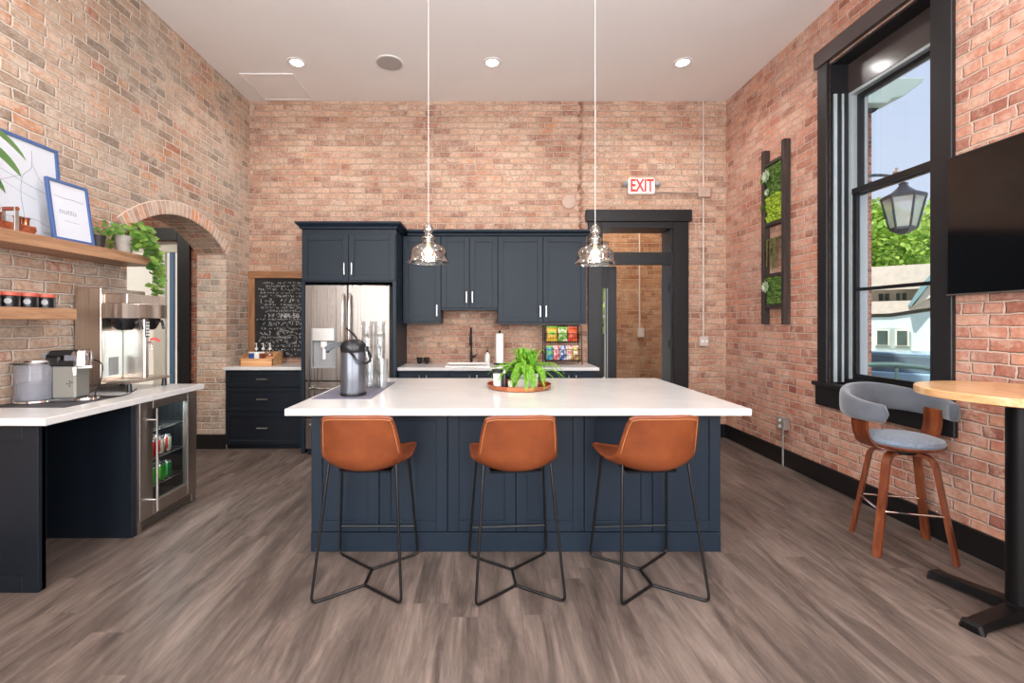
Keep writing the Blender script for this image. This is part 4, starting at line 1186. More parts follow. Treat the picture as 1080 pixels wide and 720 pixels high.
# ------------------------------------------------------------------ items on the corner worktop
Zc = CTOP
cy = thing('condiment_crate', 'pale wooden crate holding packets and bottles below the chalkboard', 'crate', (-2.60, 5.42, Zc))
MB().box(-.19, .19, -.13, -.118, 0, .085, .002).box(-.19, .19, .118, .13, 0, .15, .002).box(-.178, .178, -.118, .118, 0, .01).build('box_wall', 'caddy_wood', cy)
for sx in (-1, 1):
    MB().prism([(-.13, 0), (.13, 0), (.13, .15), (.02, .15), (-.13, .085)], 'x', sx * .19, sx * .178).build('box_end', 'caddy_wood', cy)
MB().box(-.178, .178, -.006, .006, .01, .10).build('divider', 'caddy_wood', cy)
for i, (dx, mt, lb_, rot) in enumerate(((-.02, 'blue_lid', 'small blue packet sticking up at the left of the crate', .1), (.04, 'white_plastic', 'white packet in the middle of the crate', -.1), (.10, 'copper', 'brown packet at the right of the crate', .06))):
    t = thing('packet', lb_, 'packet', (-2.63 + dx - .04, 5.37, Zc + .0105), rot, 'packets in the crate')
    MB().box(-.03, .03, -.018, .018, 0, .13, .008).build('sachet', mt, t)
    MB().box(-.031, .031, -.004, .004, .13, .145, .001).build('seal', 'white_plastic', t)
for i, (dx, mt, lb_) in enumerate(((-.09, 'red_lid', 'clear bottle with long white spout, leftmost in the crate'), (-.01, 'black_plastic', 'clear bottle with long white spout, middle of the crate'), (.07, 'red_lid', 'clear bottle with long white spout, rightmost in the crate'))):
    t = thing('syrup_bottle', lb_, 'bottle', (-2.60 + dx, 5.48, Zc + .0105), 0, 'syrup bottles in the crate')
    MB().lathe([(0, 0), (.032, 0), (.034, .01), (.034, .11), (.03, .13), (.014, .15), (.013, .165), (0, .165)], 20).build('bottle_body', 'jar_glass', t)
    MB().lathe([(.0345, .02), (.0348, .021), (.0348, .095), (.0345, .096)], 20, cap=False).build('sticker', mt, t)
    MB().lathe([(0, .165), (.018, .165), (.018, .185), (.006, .19), (.005, .235), (.01, .24), (0, .245)], 14).tube([(0, 0, .236), (.0, -.03, .24), (0, -.045, .232)], .004, 6).build('spout', 'white_plastic', t)

# ------------------------------------------------------------------ items on the back worktop
fa = thing('faucet', 'tall matte black pull-down kitchen faucet against the backsplash', 'faucet', (-.16, 5.60, Zc))
MB().lathe([(0, 0), (.026, 0), (.026, .01), (.017, .016), (.017, .14), (.014, .15), (0, .15)], 20).build('base', 'black_metal', fa)
MB().tube(catmull([(0, 0, .14), (0, 0, .34), (0, -.02, .405), (0, -.08, .43), (0, -.14, .405), (0, -.16, .34)], 8), .012, 10).build('spout', 'black_metal', fa)
MB().lathe([(0, 0), (.017, 0), (.019, .02), (.016, .10), (.013, .12), (0, .12)], 16, c=(0, -.16, .225)).build('spray_head', 'black_metal', fa)
MB().tube([(0.015, 0, .085), (.055, 0, .09)], .012, 10).tube([(.05, 0, .09), (.075, -.01, .12)], .006, 8).build('lever', 'black_metal', fa)
sk = thing('kitchen_sink', 'white sink rim set into the back worktop below the faucet', 'sink', (-.19, 5.36, Zc))
MB().box(-.25, .25, -.20, -.175, 0, .012, .003).box(-.25, .25, .145, .17, 0, .022, .003).box(-.25, -.225, -.175, .145, 0, .012, .003).box(.225, .25, -.175, .145, 0, .012, .003).build('rim', 'ceramic', sk)
MB().box(-.225, .225, -.175, .145, .0002, .002).build('basin', 'galvanised', sk)
sb = thing('soap_bottle', 'clear soap dispenser with black pump, right of the faucet', 'soap dispenser', (.035, 5.585, Zc))
MB().lathe([(0, 0), (.03, 0), (.032, .01), (.032, .10), (.026, .12), (.012, .13), (.012, .14), (0, .14)], 20).build('bottle_body', 'ceramic', sb)
MB().lathe([(0, .14), (.015, .14), (.015, .155), (.005, .16), (.005, .19), (.012, .192), (.012, .2), (0, .2)], 14).tube([(0, 0, .196), (-.035, -.01, .19)], .004, 6).build('pump', 'black_plastic', sb)
pt = thing('paper_towel_holder', 'upright paper towel roll on a black stand', 'paper towel', (.178, 5.50, Zc))
MB().lathe([(0, 0), (.075, 0), (.075, .012), (.008, .016), (.006, .37), (.013, .375), (.015, .39), (.01, .402), (0, .404)], 24).build('stand', 'black_metal', pt)
MB().lathe([(.018, .02), (.046, .02), (.046, .365), (.018, .365), (.018, .02)], 28, cap=False).build('paper_roll', 'paper', pt)
for i, (x, lb_) in enumerate(((-.785, 'small black espresso cup on the back worktop, nearer the fridge'), (-.70, 'small black espresso cup on the back worktop, nearer the faucet'))):
    t = thing('cup', lb_, 'cup', (x, 5.62, Zc), 0, 'black cups by the fridge')
    MB().lathe([(0, 0), (.022, 0), (.031, .03), (.034, .075), (.031, .075), (.027, .03), (0, .008)], 20).build('bowl', 'black_plastic', t)
    MB().tube(catmull([(.03, 0, .06), (.05, 0, .058), (.052, 0, .035), (.029, 0, .025)], 5), .0035, 6).build('handle', 'black_plastic', t)

# snack rack
RX0, RX1 = .715, 1.115
rk = thing('snack_rack', 'two-tier black wire rack of snacks in the corner of the back worktop', 'rack', (0, 0, 0))
def wire_basket(x0, x1, y0, y1, z0, h, name):
    mb = MB()
    for zz in (z0, z0 + h): mb.tube([(x0, y0, zz), (x1, y0, zz), (x1, y1, zz), (x0, y1, zz)], .0035, 6, loop=True)
    mb.tube([(x0, y0, z0 + h / 2), (x1, y0, z0 + h / 2)], .002, 5)
    n = 14
    for k in range(n + 1):
        x = x0 + (x1 - x0) * k / n
        mb.tube([(x, y0, z0 + h), (x, y0, z0), (x, y1, z0)], .0018, 5)
    for k in range(5):
        y = y0 + (y1 - y0) * k / 4
        mb.tube([(x0, y, z0 + h), (x0, y, z0)], .0018, 5).tube([(x1, y, z0 + h), (x1, y, z0)], .0018, 5)
    return mb.build(name, 'black_metal', rk)
wire_basket(RX0, RX1, 5.38, 5.58, Zc + .045, .135, 'lower_basket')
wire_basket(RX0, RX1, 5.43, 5.58, Zc + .265, .10, 'upper_basket')
for x in (RX0 - .012, RX1 + .012):
    MB().tube([(x, 5.36, Zc + .004), (x, 5.42, Zc + .455), (x, 5.60, Zc + .455), (x, 5.60, Zc + .004)], .006, 8).build('side_frame', 'black_metal', rk)
MB().tube([(RX0 - .012, 5.60, Zc + .45), (RX1 + .012, 5.60, Zc + .45)], .005, 8).tube([(RX0 - .012, 5.375, Zc + .06), (RX1 + .012, 5.375, Zc + .06)], .005, 8).build('cross_bar', 'black_metal', rk)
def bag(label, mat, x, y, z, w, h, tilt, top_mat, grp):
    t = thing('snack_bag', label, 'snack bag', (x, y, z), 0, grp); t.rotation_euler = (R(-8), 0, R(tilt))
    def f(u, v):
        a = 2 * PI * u; sx = math.copysign(abs(math.cos(a)) ** .5, math.cos(a)) * w / 2
        th = .028 * math.sin(max(.03, min(.97, v)) * PI) ** .6
        return Vector((sx * (1 - .05 * math.sin(v * PI)), math.sin(a) * th + .002 * math.sin(v * 40 + u * 9), v * h))
    MB().rings([[f(j / 24, i / 14) for j in range(24)] for i in range(15)]).build('pouch', mat, t, sharp=70)
    MB().box(-w / 2, w / 2, -.002, .002, h - .002, h + .018, .0008).build('seal', top_mat, t)
    MB().box(-w * .28, w * .28, -.0318, -.026, h * .45, h * .7, .002).build('front_patch', top_mat, t)
    return t
def pkt(nm, c1, c2, sc=9):
    m, nt, b = newmat(nm)
    nt.links.new(ramp(nt, noise(nt, objcoord(nt), sc * 3, 2, .4), [(.44, c1), (.56, c2)], 'LINEAR'), b.inputs['Base Color']); setin(b, Roughness=.35)
pkt('bag_yellow', srgb(232, 176, 44), srgb(240, 204, 90)); pkt('bag_green', srgb(104, 168, 50), srgb(232, 226, 190)); pkt('bag_red', srgb(206, 66, 40), srgb(226, 110, 60))
pkt('bag_lime', srgb(96, 178, 48), srgb(130, 200, 60)); pkt('bag_blue', srgb(60, 140, 170), srgb(120, 200, 200)); pkt('bag_navy', srgb(50, 80, 150), srgb(214, 220, 230)); pkt('bag_pink', srgb(214, 90, 100), srgb(236, 210, 206)); pkt('bag_white', srgb(232, 222, 208), srgb(206, 160, 130)); pkt('bag_brown', srgb(160, 110, 80), srgb(228, 214, 120))
gz = Zc + .268
bag('yellow chip bag with a green top, left on the upper rack', 'bag_yellow', .80, 5.50, gz + .004, .125, .165, 4, 'bag_lime', 'chip bags on the upper tier')
bag('green and cream chip bag in the middle of the upper rack', 'bag_green', .925, 5.495, gz + .004, .115, .155, -3, 'bag_lime', 'chip bags on the upper tier')
bag('orange-red chip bag at the right of the upper rack', 'bag_red', 1.045, 5.50, gz + .004, .115, .16, 3, 'bag_red', 'chip bags on the upper tier')
gz = Zc + .05
lows = [('teal blue snack packet at the left of the lower rack', 'bag_blue', .765, 'bag_lime'), ('pink snack packet second from left on the lower rack', 'bag_pink', .845, 'bag_pink'), ('navy and white snack packet in the middle of the lower rack', 'bag_navy', .922, 'bag_navy'),
        ('cream snack packet second from right on the lower rack', 'bag_white', .995, 'bag_pink'), ('brown snack packet at the right of the lower rack', 'bag_brown', 1.068, 'bag_white')]
for lb_, mt, x, tm in lows:
    bag(lb_, mt, x, 5.455, gz, .074, .155, 0, tm, 'snack packets on the lower tier')

# ------------------------------------------------------------------ items on the island
m1 = MB().box(-1.12, -.735, 3.0, 3.85, Zc, Zc + .004, .0015).build('counter_mat', 'mat_grey')
tag(m1, 'grey woven mat on the left of the island worktop', 'mat')
mz = Zc + .004
ap_ = thing('airpot', 'dark grey pump airpot coffee dispenser on the grey mat', 'airpot', (-.893, 3.16, mz))
plain('airpot_body', srgb(104, 106, 112), .3, .7, .04, 6)
MB().lathe([(0, 0), (.086, 0), (.088, .008), (.086, .02), (.083, .02)], 36, cap=True).build('foot_ring', 'black_plastic', ap_)
MB().lathe([(.0, .019), (.082, .019), (.083, .03), (.083, .285), (.080, .292), (0, .292)], 36).build('pot_body', 'airpot_body', ap_)
MB().lathe([(0, .292), (.084, .292), (.086, .30), (.086, .335), (.080, .348), (.066, .365), (.045, .374), (0, .377)], 36).build('lid', 'black_plastic', ap_)
MB().bar(catmull([(-.05, -.005, .345), (-.10, -.015, .342), (-.145, -.02, .328), (-.175, -.024, .308)], 6), .045, .034, side=(0, 1, 0)).tube([(-.165, -.022, .312), (-.168, -.022, .288)], .011, 10).build('spout', 'black_plastic', ap_)
MB().tube(catmull([(.03, -.01, .372), (.015, -.012, .40), (-.02, -.016, .435), (-.045, -.018, .452)], 6), [.008] * 10 + [.006] * 9, 8).build('pump_lever', 'gun_tube', ap_)
hp = catmull([(-.02, -.089, .318), (.02, -.105, .285), (.055, -.11, .245), (.095, -.08, .222), (.115, -.02, .23), (.11, .03, .255), (.09, .04, .30)], 6)
MB().bar(hp, .012, .016, side=(0, 0, 1)).build('carry_handle', 'black_plastic', ap_)
MB().box(.075, .10, -.02, .02, .295, .33, .004).build('hinge', 'black_plastic', ap_)

def tumbler(label, loc):
    t = thing('glass_tumbler', label, 'glass', loc, 0, 'stacked glass tumblers on the mat')
    MB().lathe([(0, .0), (.036, 0), (.037, .01), (.0455, .118), (.0445, .118), (.035, .014), (0, .013)], 22, cap=False).build('tumbler_glass', 'tumbler_glass', t, sharp=50)
    rb = MB()
    for k in range(11):
        a = 2 * PI * k / 11
        rb.tube([(.0375 * math.cos(a), .0375 * math.sin(a), .012), (.0435 * math.cos(a), .0435 * math.sin(a), .085)], .0018, 5)
    rb.build('fluting', 'tumbler_glass', t)
    return t
stacks = [(-.922, 3.66, 5, 'tall left-hand stack'), (-.826, 3.66, 5, 'tall right-hand stack'), (-.87, 3.535, 2, 'short front stack, left'), (-.775, 3.52, 2, 'short front stack, right')]
g0 = None
ordn = ['bottom', 'second', 'third', 'fourth', 'top']
for (x, y, n, nm) in stacks:
    for k in range(n):
        pos_ = ('top' if k == n - 1 else ordn[k] + (' from the bottom' if k else ''))
        lb_ = 'clear ribbed glass tumbler, %s of the %s' % (pos_, nm)
        loc = (x, y, mz + .0002 + .0955 * k)
        if g0 is None: g0 = tumbler(lb_, loc)
        else: dup(g0, lb_, loc)

# copper tray and its things
TX, TY = .262, 3.52
tr = thing('serving_tray', 'round copper tray under the fern on the island', 'tray', (TX, TY, Zc))
MB().lathe([(0, 0), (.228, 0), (.236, .004), (.240, .034), (.243, .036), (.236, .036), (.232, .008), (0, .006)], 56, cap=False).build('tray_body', 'copper', tr, sharp=40)
tz = Zc + .0065
# fern in a square galvanised pot
fe = thing('potted_fern', 'bright green fern in a square galvanised pot on the copper tray', 'plant', (TX + .045, TY - .03, tz))
MB().box(-.088, .088, -.06, .06, 0, .078, .006).build('pot', 'galvanised', fe)
MB().box(-.090, .090, -.062, .062, .078, .112, .004).build('pot_band', 'ceramic', fe)
MB().box(-.082, .082, -.054, .054, .112, .116).build('potting_soil', 'soil', fe)
rnd = random.Random(11); mb = MB()
def frond(mb, base, az, L, rise, droop, w, wav=.0, n=12, leafy=False):
    d = Vector((math.cos(az), math.sin(az), 0)); sd = Vector((-d.y, d.x, 0)); prev = []
    pts = []
    for i in range(n + 1):
        t = i / n
        r = L * (t - .12 * t * t)
        z = rise * math.sin(min(1, t * 1.0) * PI * .62) * 1.05 - droop * t ** 2.4
        pts.append(Vector(base) + d * r + Vector((0, 0, max(z, -base[2] + .014) if base[2] + z < .014 else z)))
    if not leafy:
        A, B, C = [], [], []
        for i, p in enumerate(pts):
            t = i / n; ww = w * (math.sin(min(1.0, .12 + t * .93) * PI) ** .7) + .0015
            ww *= 1 + wav * math.sin(i * 2.4)
            A.append(mb.bm.verts.new(p + sd * ww + Vector((0, 0, .25 * ww)))); B.append(mb.bm.verts.new(p)); C.append(mb.bm.verts.new(p - sd * ww + Vector((0, 0, .25 * ww))))
        for i in range(n):
            mb.bm.faces.new([A[i], A[i + 1], B[i + 1], B[i]]); mb.bm.faces.new([B[i], B[i + 1], C[i + 1], C[i]])
    else:
        for i in range(1, n * 3):
            t = i / (n * 3); k = min(int(t * n), n - 1); f = t * n - k
            p = pts[k].lerp(pts[k + 1], f); tg = (pts[k + 1] - pts[k]).normalized()
            ll = w * 1.5 * (math.sin(min(1, .15 + t * .9) * PI) ** .6) + .003
            for sgn in (-1, 1):
                e = p + sd * sgn * ll + tg * ll * .35 - Vector((0, 0, ll * .25)); q = tg * .0045
                mb.quad(p - q, p + (e - p) * .5 - q * 1.4, e, p + (e - p) * .5 + q * 1.4)
        mb.tube(pts, .0012, 4)
for k in range(46):      # upright strap leaves
    az = rnd.uniform(0, 2 * PI); L = rnd.uniform(.04, .13)
    frond(mb, (rnd.uniform(-.05, .05), rnd.uniform(-.03, .03), .114), az, L, rnd.uniform(.11, .19), rnd.uniform(.0, .05), rnd.uniform(.009, .017), .25)
for k in range(62):      # arching feathery fronds
    az = rnd.uniform(0, 2 * PI); L = rnd.uniform(.14, .31) * (1.0 if math.cos(az) > -.3 else .9)
    frond(mb, (rnd.uniform(-.05, .05), rnd.uniform(-.03, .03), .114), az, L, rnd.uniform(.05, .13), rnd.uniform(.05, .24), rnd.uniform(.012, .018), 0, leafy=True)
frond(mb, (-.005, -.055, .118), -PI / 2, .03, .01, .135, .014)
mb.build('foliage', 'fern_leaf', fe, sharp=60)
# jar, bottle and shakers
jr = thing('sugar_jar', 'white ceramic jar with a black lid on the copper tray', 'jar', (TX - .165, TY - .05, tz))
MB().lathe([(0, 0), (.03, 0), (.032, .004), (.032, .105), (.028, .112), (0, .112)], 24).build('jar_body', 'ceramic', jr)
MB().lathe([(0, .112), (.034, .112), (.04, .118), (.041, .135), (.036, .14), (0, .142)], 24).build('lid', 'black_plastic', jr)
bt = thing('pepper_mill', 'slim black mill beside the white jar on the copper tray', 'pepper mill', (TX - .115, TY - .085, tz))
MB().lathe([(0, 0), (.018, 0), (.019, .01), (.015, .04), (.018, .08), (.016, .1), (.009, .11), (0, .112)], 20).build('mill_body', 'black_plastic', bt)
MB().lathe([(0, .112), (.013, .112), (.015, .125), (.009, .137), (0, .14)], 18).build('mill_cap', 'chrome', bt)
for i, (dx, dy, lb_, mt) in enumerate(((-.082, -.02, 'small copper shaker behind the black mill on the tray', 'copper'), (-.07, -.10, 'small white shaker with a dark cap beside the fern pot', 'ceramic'))):
    t = thing('salt_shaker', lb_, 'shaker', (TX + dx, TY + dy, tz))
    MB().lathe([(0, 0), (.016, 0), (.018, .006), (.016, .05), (.012, .062), (0, .062)], 18).build('shaker_body', mt, t)
    MB().lathe([(0, .062), (.013, .062), (.013, .075), (.006, .082), (0, .083)], 16).build('cap', 'black_plastic', t)

# ------------------------------------------------------------------ left shelves
def shelf(label, x1, y0, y1, z0, z1):
    t = MB().box(XL, x1, y0, y1, z0, z1, .003).build('wall_shelf', 'shelf_wood'); return tag(t, label, 'shelf', 'floating wood shelves on the left wall')
SZ = 1.94
shelf('upper thick wooden floating shelf carrying the blue frames and plants', -2.64, 1.3, 3.73, SZ - .073, SZ)
SZ2 = 1.508
shelf('lower thick wooden floating shelf carrying the black jars', -2.64, 1.3, 3.01, SZ2 - .07, SZ2)

def picture(label, w, h, loc, rz, tilt, bw, name='picture_frame'):
    t = thing(name, label, 'picture', loc, rz); t.rotation_euler = (R(-tilt), 0, rz)
    # local: x along width, -y towards the viewer, z up
    MB().box(-w / 2, -w / 2 + bw, 0, .022, 0, h, .0015).box(w / 2 - bw, w / 2, 0, .022, 0, h, .0015).box(-w / 2 + bw, w / 2 - bw, 0, .022, 0, bw, .0015).box(-w / 2 + bw, w / 2 - bw, 0, .022, h - bw, h, .0015).build('frame', 'blue_frame', t)
    p = MB().box(-w / 2 + bw - .002, w / 2 - bw + .002, .009, .016, bw - .002, h - bw + .002).build('print', 'poster_paper', t)
    return t, p
# big one: Y 2.2..3.10
bp, pr_ = picture('large blue-framed white map print leaning at the back of the upper shelf', .90, .625, (-2.80, 2.655, SZ + .003), PI / 2, 4.5, .022)
mb = MB()
def line(pts, r=.0011): mb.tube(catmull([(a, .0085, b) for a, b in pts], 5), r, 4)
line([(.27, .56), (.26, .45), (.20, .38), (.18, .26), (.19, .14), (.18, .05)])
line([(-.3, .48), (-.05, .42), (.12, .37), (.25, .33), (.42, .29)]); line([(.27, .47), (.31, .39), (.36, .34)], .0008)
line([(-.4, .15), (-.1, .25), (.05, .31), (.20, .39)], .0009); line([(.02, .34), (.16, .285), (.28, .25)], .0007)
line([(-.35, .05), (0, .10), (.24, .125), (.34, .095), (.42, .10)], .001); line([(-.42, .36), (-.2, .3), (-.05, .2), (.0, .03)], .0008)
mb.build('map_lines', 'print_ink', pr_)
text_mesh('C I T Y', .018, 'print_ink', 'caption', pr_, Matrix.Translation((.34, .0085, .05)) @ Matrix.Rotation(PI / 2, 4, 'X'), .0003)
sp_, pr2 = picture('smaller blue-framed print with faint lettering leaning on the upper shelf', .285, .395, (-2.668, 3.035, SZ + .003), PI / 2 - R(3), 8, .018)
text_mesh('nuttu', .056, 'print_grey', 'lettering', pr2, Matrix.Translation((-.02, .0085, .195)) @ Matrix.Rotation(PI / 2, 4, 'X'), .0003)
mb = MB(); mb.tube(catmull([(-.10, .0085, .29), (-.03, .0085, .283), (.03, .0085, .285), (.10, .0085, .275)], 5), .0014, 4).tube([(-.05, .0085, .135), (.05, .0085, .130)], .001, 4)
mb.build('drawn_lines', 'print_grey', pr2)

# wooden cup carrier with copper cups
cc = thing('cup_carrier', 'reddish wooden carrier with a metal-strapped handle on the upper shelf', 'cup carrier', (-2.69, 2.545, SZ), PI / 2)
MB().prism([(-.20, 0), (.20, 0), (.215, .02), (.21, .045), (-.21, .045), (-.215, .02)], 'y', -.035, .035, bev=.004).build('base', 'cherry', cc)
for yy in (-.038, .038):
    MB().box(.075, .10, yy - .003, yy + .003, .0, .135, .001).build('strap', 'galvanised', cc)
MB().tube([(.0875, -.045, .125), (.0875, .045, .125)], .012, 12).build('handle', 'cherry', cc)
for i, dy in enumerate((-.14, -.06, .02, .13, .178)):
    t = thing('copper_cup', ['small copper cup at the left end of the wooden carrier', 'small copper cup second from left in the carrier', 'small copper cup in the middle, beside the carrier strap', 'small copper cup second from right in the carrier', 'small copper cup at the right end of the carrier'][i], 'cup', (-2.69, 2.545 + dy, SZ + .0455), 0, 'copper cups in the carrier')
    MB().lathe([(0, 0), (.016, 0), (.017, .035), (.021, .042), (.022, .045), (.018, .044), (.014, .035), (0, .004)], 18).build('cup_bowl', 'copper', t)

# plants on the upper shelf
def heart_leaf(mb, p, d, up, s):
    d = d.normalized(); sd = d.cross(up).normalized(); n = sd.cross(d)
    P = [p, p + d * s * .25 + sd * s * .42, p + d * s * .7 + sd * s * .3 , p + d * s, p + d * s * .7 - sd * s * .3, p + d * s * .25 - sd * s * .42]
    mid = p + d * s * .5 - n * s * .08
    V = [mb.bm.verts.new(q) for q in P]; c = mb.bm.verts.new(mid)
    for i in range(6): mb.bm.faces.new([V[i], V[(i + 1) % 6], c])
rnd = random.Random(21)
po = thing('pothos', 'trailing pothos in a grey pot spilling over the upper shelf end', 'plant', (-2.70, 3.48, SZ))
MB().lathe([(0, 0), (.045, 0), (.05, .01), (.06, .12), (.062, .125), (.055, .122), (.0, .115)], 24).build('pot', 'pot_grey', po)
mb = MB(); st = MB()
for k in range(110):
    az = rnd.uniform(0, 2 * PI); r = rnd.uniform(.02, .16); el = rnd.uniform(.06, .21)
    p = Vector((r * math.cos(az) + .02, abs(r * math.sin(az)) * 1.1 - .02, el + rnd.uniform(-.04, .03)))
    heart_leaf(mb, p, Vector((math.cos(az), math.sin(az), rnd.uniform(-.9, .4))), Vector((.7, -.5, .6)), rnd.uniform(.04, .07))
vines = [[(.03, .04, .13), (.06, .14, .17), (.06, .21, .12), (.06, .27, -.02), (.055, .28, -.2), (.06, .275, -.36)], [(.04, .03, .13), (.08, .12, .15), (.09, .2, .05), (.085, .25, -.06), (.08, .25, -.22)],
         [(.0, .05, .13), (.0, .16, .15), (.02, .25, .05), (.01, .285, -.15), (.0, .28, -.42)], [(.06, .02, .12), (.11, .06, .1), (.115, .12, -.02), (.11, .16, -.1)]]
for v in vines:
    c = catmull(v, 8); st.tube(c, .0022, 5)
    for i, p in enumerate(c[4:]):
        for q in range(1 + (i % 2)):
            az = rnd.uniform(-2.2, 1.6)
            heart_leaf(mb, p, Vector((math.cos(az), math.sin(az), rnd.uniform(-.8, .1))), Vector((.7, -.5, .5)), rnd.uniform(.042, .07))
mb.build('foliage', 'pothos_leaf', po, sharp=30); st.build('vine', 'stem', po)
p2 = thing('potted_plant', 'small leafy plant in a dark pot between the blue frame and pothos', 'plant', (-2.76, 3.31, SZ))
MB().lathe([(0, 0), (.04, 0), (.05, .09), (.052, .1), (.046, .098), (0, .09)], 22).build('pot', 'pot_dark', p2)
mb = MB()
for k in range(44):
    az = rnd.uniform(0, 2 * PI); r = rnd.uniform(.01, .075)
    heart_leaf(mb, Vector((r * math.cos(az), r * math.sin(az), rnd.uniform(.095, .19))), Vector((math.cos(az), math.sin(az), rnd.uniform(-.4, .9))), Vector((.7, -.5, .5)), rnd.uniform(.03, .05))
mb.build('foliage', 'pothos_leaf', p2, sharp=30)
p3 = thing('potted_plant', 'broad-leaved plant at the near end of the upper shelf, leaves only in view', 'plant', (-2.70, 2.17, SZ))
MB().lathe([(0, 0), (.07, 0), (.085, .14), (.088, .15), (.08, .148), (0, .14)], 24).build('pot', 'ceramic', p3)
mb = MB(); st = MB()
for az, L, hz_, w in ((1.35, .43, .36, .036), (1.1, .40, .43, .034), (1.8, .40, .31, .034), (1.55, .42, .27, .03), (.7, .3, .4, .045), (2.4, .3, .4, .045), (3.4, .3, .4, .045), (-1.2, .3, .35, .045), (1.5, .36, .26, .04)):
    if math.cos(az) < -.5: L *= .5
    d = Vector((math.cos(az) * .5, math.sin(az), 0)).normalized() if math.cos(az) < 0 else Vector((math.cos(az), math.sin(az), 0))
    st.tube(catmull([(0, 0, .14), (d.x * L * .3, d.y * L * .3, hz_), (d.x * L * .55, d.y * L * .55, hz_ + .09)], 6), .004, 6)
    n = 10; A, B, C = [], [], []; sd = Vector((-d.y, d.x, 0))
    for i in range(n + 1):
        t = i / n; p = d * L * (.5 + .55 * t) + Vector((0, 0, hz_ + .085 - .14 * t * t - .01 * t)); ww = w * math.sin(min(1, .06 + t * .94) * PI) ** .6 + .001
        A.append(mb.bm.verts.new(p + sd * ww + Vector((0, 0, .3 * ww)))); B.append(mb.bm.verts.new(p)); C.append(mb.bm.verts.new(p - sd * ww + Vector((0, 0, .3 * ww))))
    for i in range(n):
        mb.bm.faces.new([A[i], A[i + 1], B[i + 1], B[i]]); mb.bm.faces.new([B[i], B[i + 1], C[i + 1], C[i]])
mb.build('foliage', 'broad_leaf', p3, sharp=60); st.build('stem', 'stem', p3)

# jars on the lower shelf
jl = ['black jar with a red lid, nearest the coffee brewer', 'black jar with a red lid, second from the coffee brewer', 'black jar with a red lid, third from the coffee brewer', 'black jar with a red lid at the picture edge, lower shelf']
j0 = None
for i, y in enumerate((2.885, 2.775, 2.665, 2.555)):
    loc = (-2.73, y, SZ2)
    if j0 is None:
        j0 = thing('storage_jar', jl[0], 'jar', loc, 0, 'black jars on the lower shelf')
        MB().lathe([(0, 0), (.047, 0), (.05, .005), (.05, .062), (.047, .066), (0, .066)], 28).build('jar_body', 'black_plastic', j0)
        MB().lathe([(0, .066), (.049, .066), (.051, .069), (.051, .084), (.048, .088), (0, .088)], 28).build('lid', 'terracotta_lid', j0)
        MB().lathe([(0, 0), (.016, 0), (.016, .0012), (0, .0013)], 20, M=Matrix.Translation((.034, -.037, .035)) @ Matrix.Rotation(R(-47), 4, 'Z') @ Matrix.Rotation(PI / 2, 4, 'Y')).build('front_mark', 'grey_plastic', j0)
    else: dup(j0, jl[i], loc)

# ------------------------------------------------------------------ espresso machine
mt_ = MB().box(-2.895, -2.44, 2.70, 3.14, Zc, Zc + .003, .001).build('counter_mat', 'mat_dark'); tag(mt_, 'dark grey mat under the small espresso machine', 'mat')
em = thing('espresso_machine', 'small silver pod espresso machine with a smoky water tank', 'espresso machine', (-2.66, 2.93, Zc + .003), R(10))
EX = -.0
tk = MB().lathe([(0, .022), (.096, .022), (.098, .03), (.098, .235), (.096, .24)], 32, c=(-.115, -.045, 0), cap=False).build('water_tank', 'tank_glass', em, sharp=50, solid=.003)
MB().lathe([(0, .024), (.084, .024), (.084, .125), (0, .125)], 28, c=(-.115, -.045, 0)).build('tank_liner', 'tank_smoke', tk)
MB().lathe([(0, .24), (.101, .24), (.102, .25), (.096, .262), (.05, .27), (0, .272)], 32, c=(-.115, -.045, 0)).build('tank_lid', 'chrome', tk)
MB().bar(catmull([(-.222, -.05, .243), (-.195, -.118, .243), (-.135, -.150, .243), (-.08, -.142, .243)], 5), .006, .016, side=(0, 0, 1)).build('lid_grip', 'black_plastic', tk)
MB().lathe([(0, 0), (.10, 0), (.103, .008), (.10, .018), (.088, .022), (0, .022)], 32, c=(-.115, -.045, 0)).box(-.06, .14, -.085, .07, 0, .02, .006).lathe([(0, 0), (.07, 0), (.072, .01), (.068, .022), (0, .022)], 28, c=(.135, -.01, 0)).build('base', 'chrome', em)
MB().box(-.015, .115, -.075, .065, .02, .225, .010).build('side_housing', 'silver_paint', em)
MB().box(-.05, .03, -.08, .07, .225, .285, .01).box(-.05, .115, -.078, .068, .222, .262, .008).build('head', 'black_plastic', em)
MB().prism([(-.06, .285), (-.03, .318), (.12, .322), (.13, .29), (.12, .28), (-.05, .28)], 'y', -.062, .055, bev=.006).build('lever', 'black_plastic', em)
MB().lathe([(0, .215), (.052, .215), (.055, .22), (.055, .30), (.05, .315), (.03, .322), (0, .323)], 28, c=(.115, -.015, 0)).build('brew_head', 'chrome', em)
MB().box(.05, .115, -.076, -.03, .245, .290, .006).build('badge_panel', 'tank_smoke', em)
MB().tube([(.105, -.065, .215), (.105, -.065, .165)], [.012, .010], 14).tube([(.11, -.05, .212), (.19, -.05, .214)], .0085, 12).build('coffee_spout', 'ceramic', em)
bb = MB()
for (a, b) in ((.07, .11), (.083, .125), (.083, .11), (.083, .095), (.095, .118)): bb.box(a, a + .006, -.0765, -.075, b, b + .008)
bb.build('button', 'black_plastic', em)
MB().box(-.15, -.11, .05, .09, 0.02, .30, .006).build('pod_container', 'grey_plastic', em)
MB().tube(catmull([(.12, .05, .26), (.18, .07, .22), (.175, .06, .1), (.15, .06, .02), (.25, .08, .006), (.32, .1, .02), (.36, .12, .05)], 6), .004, 6).build('power_cord', 'black_rubber', em)

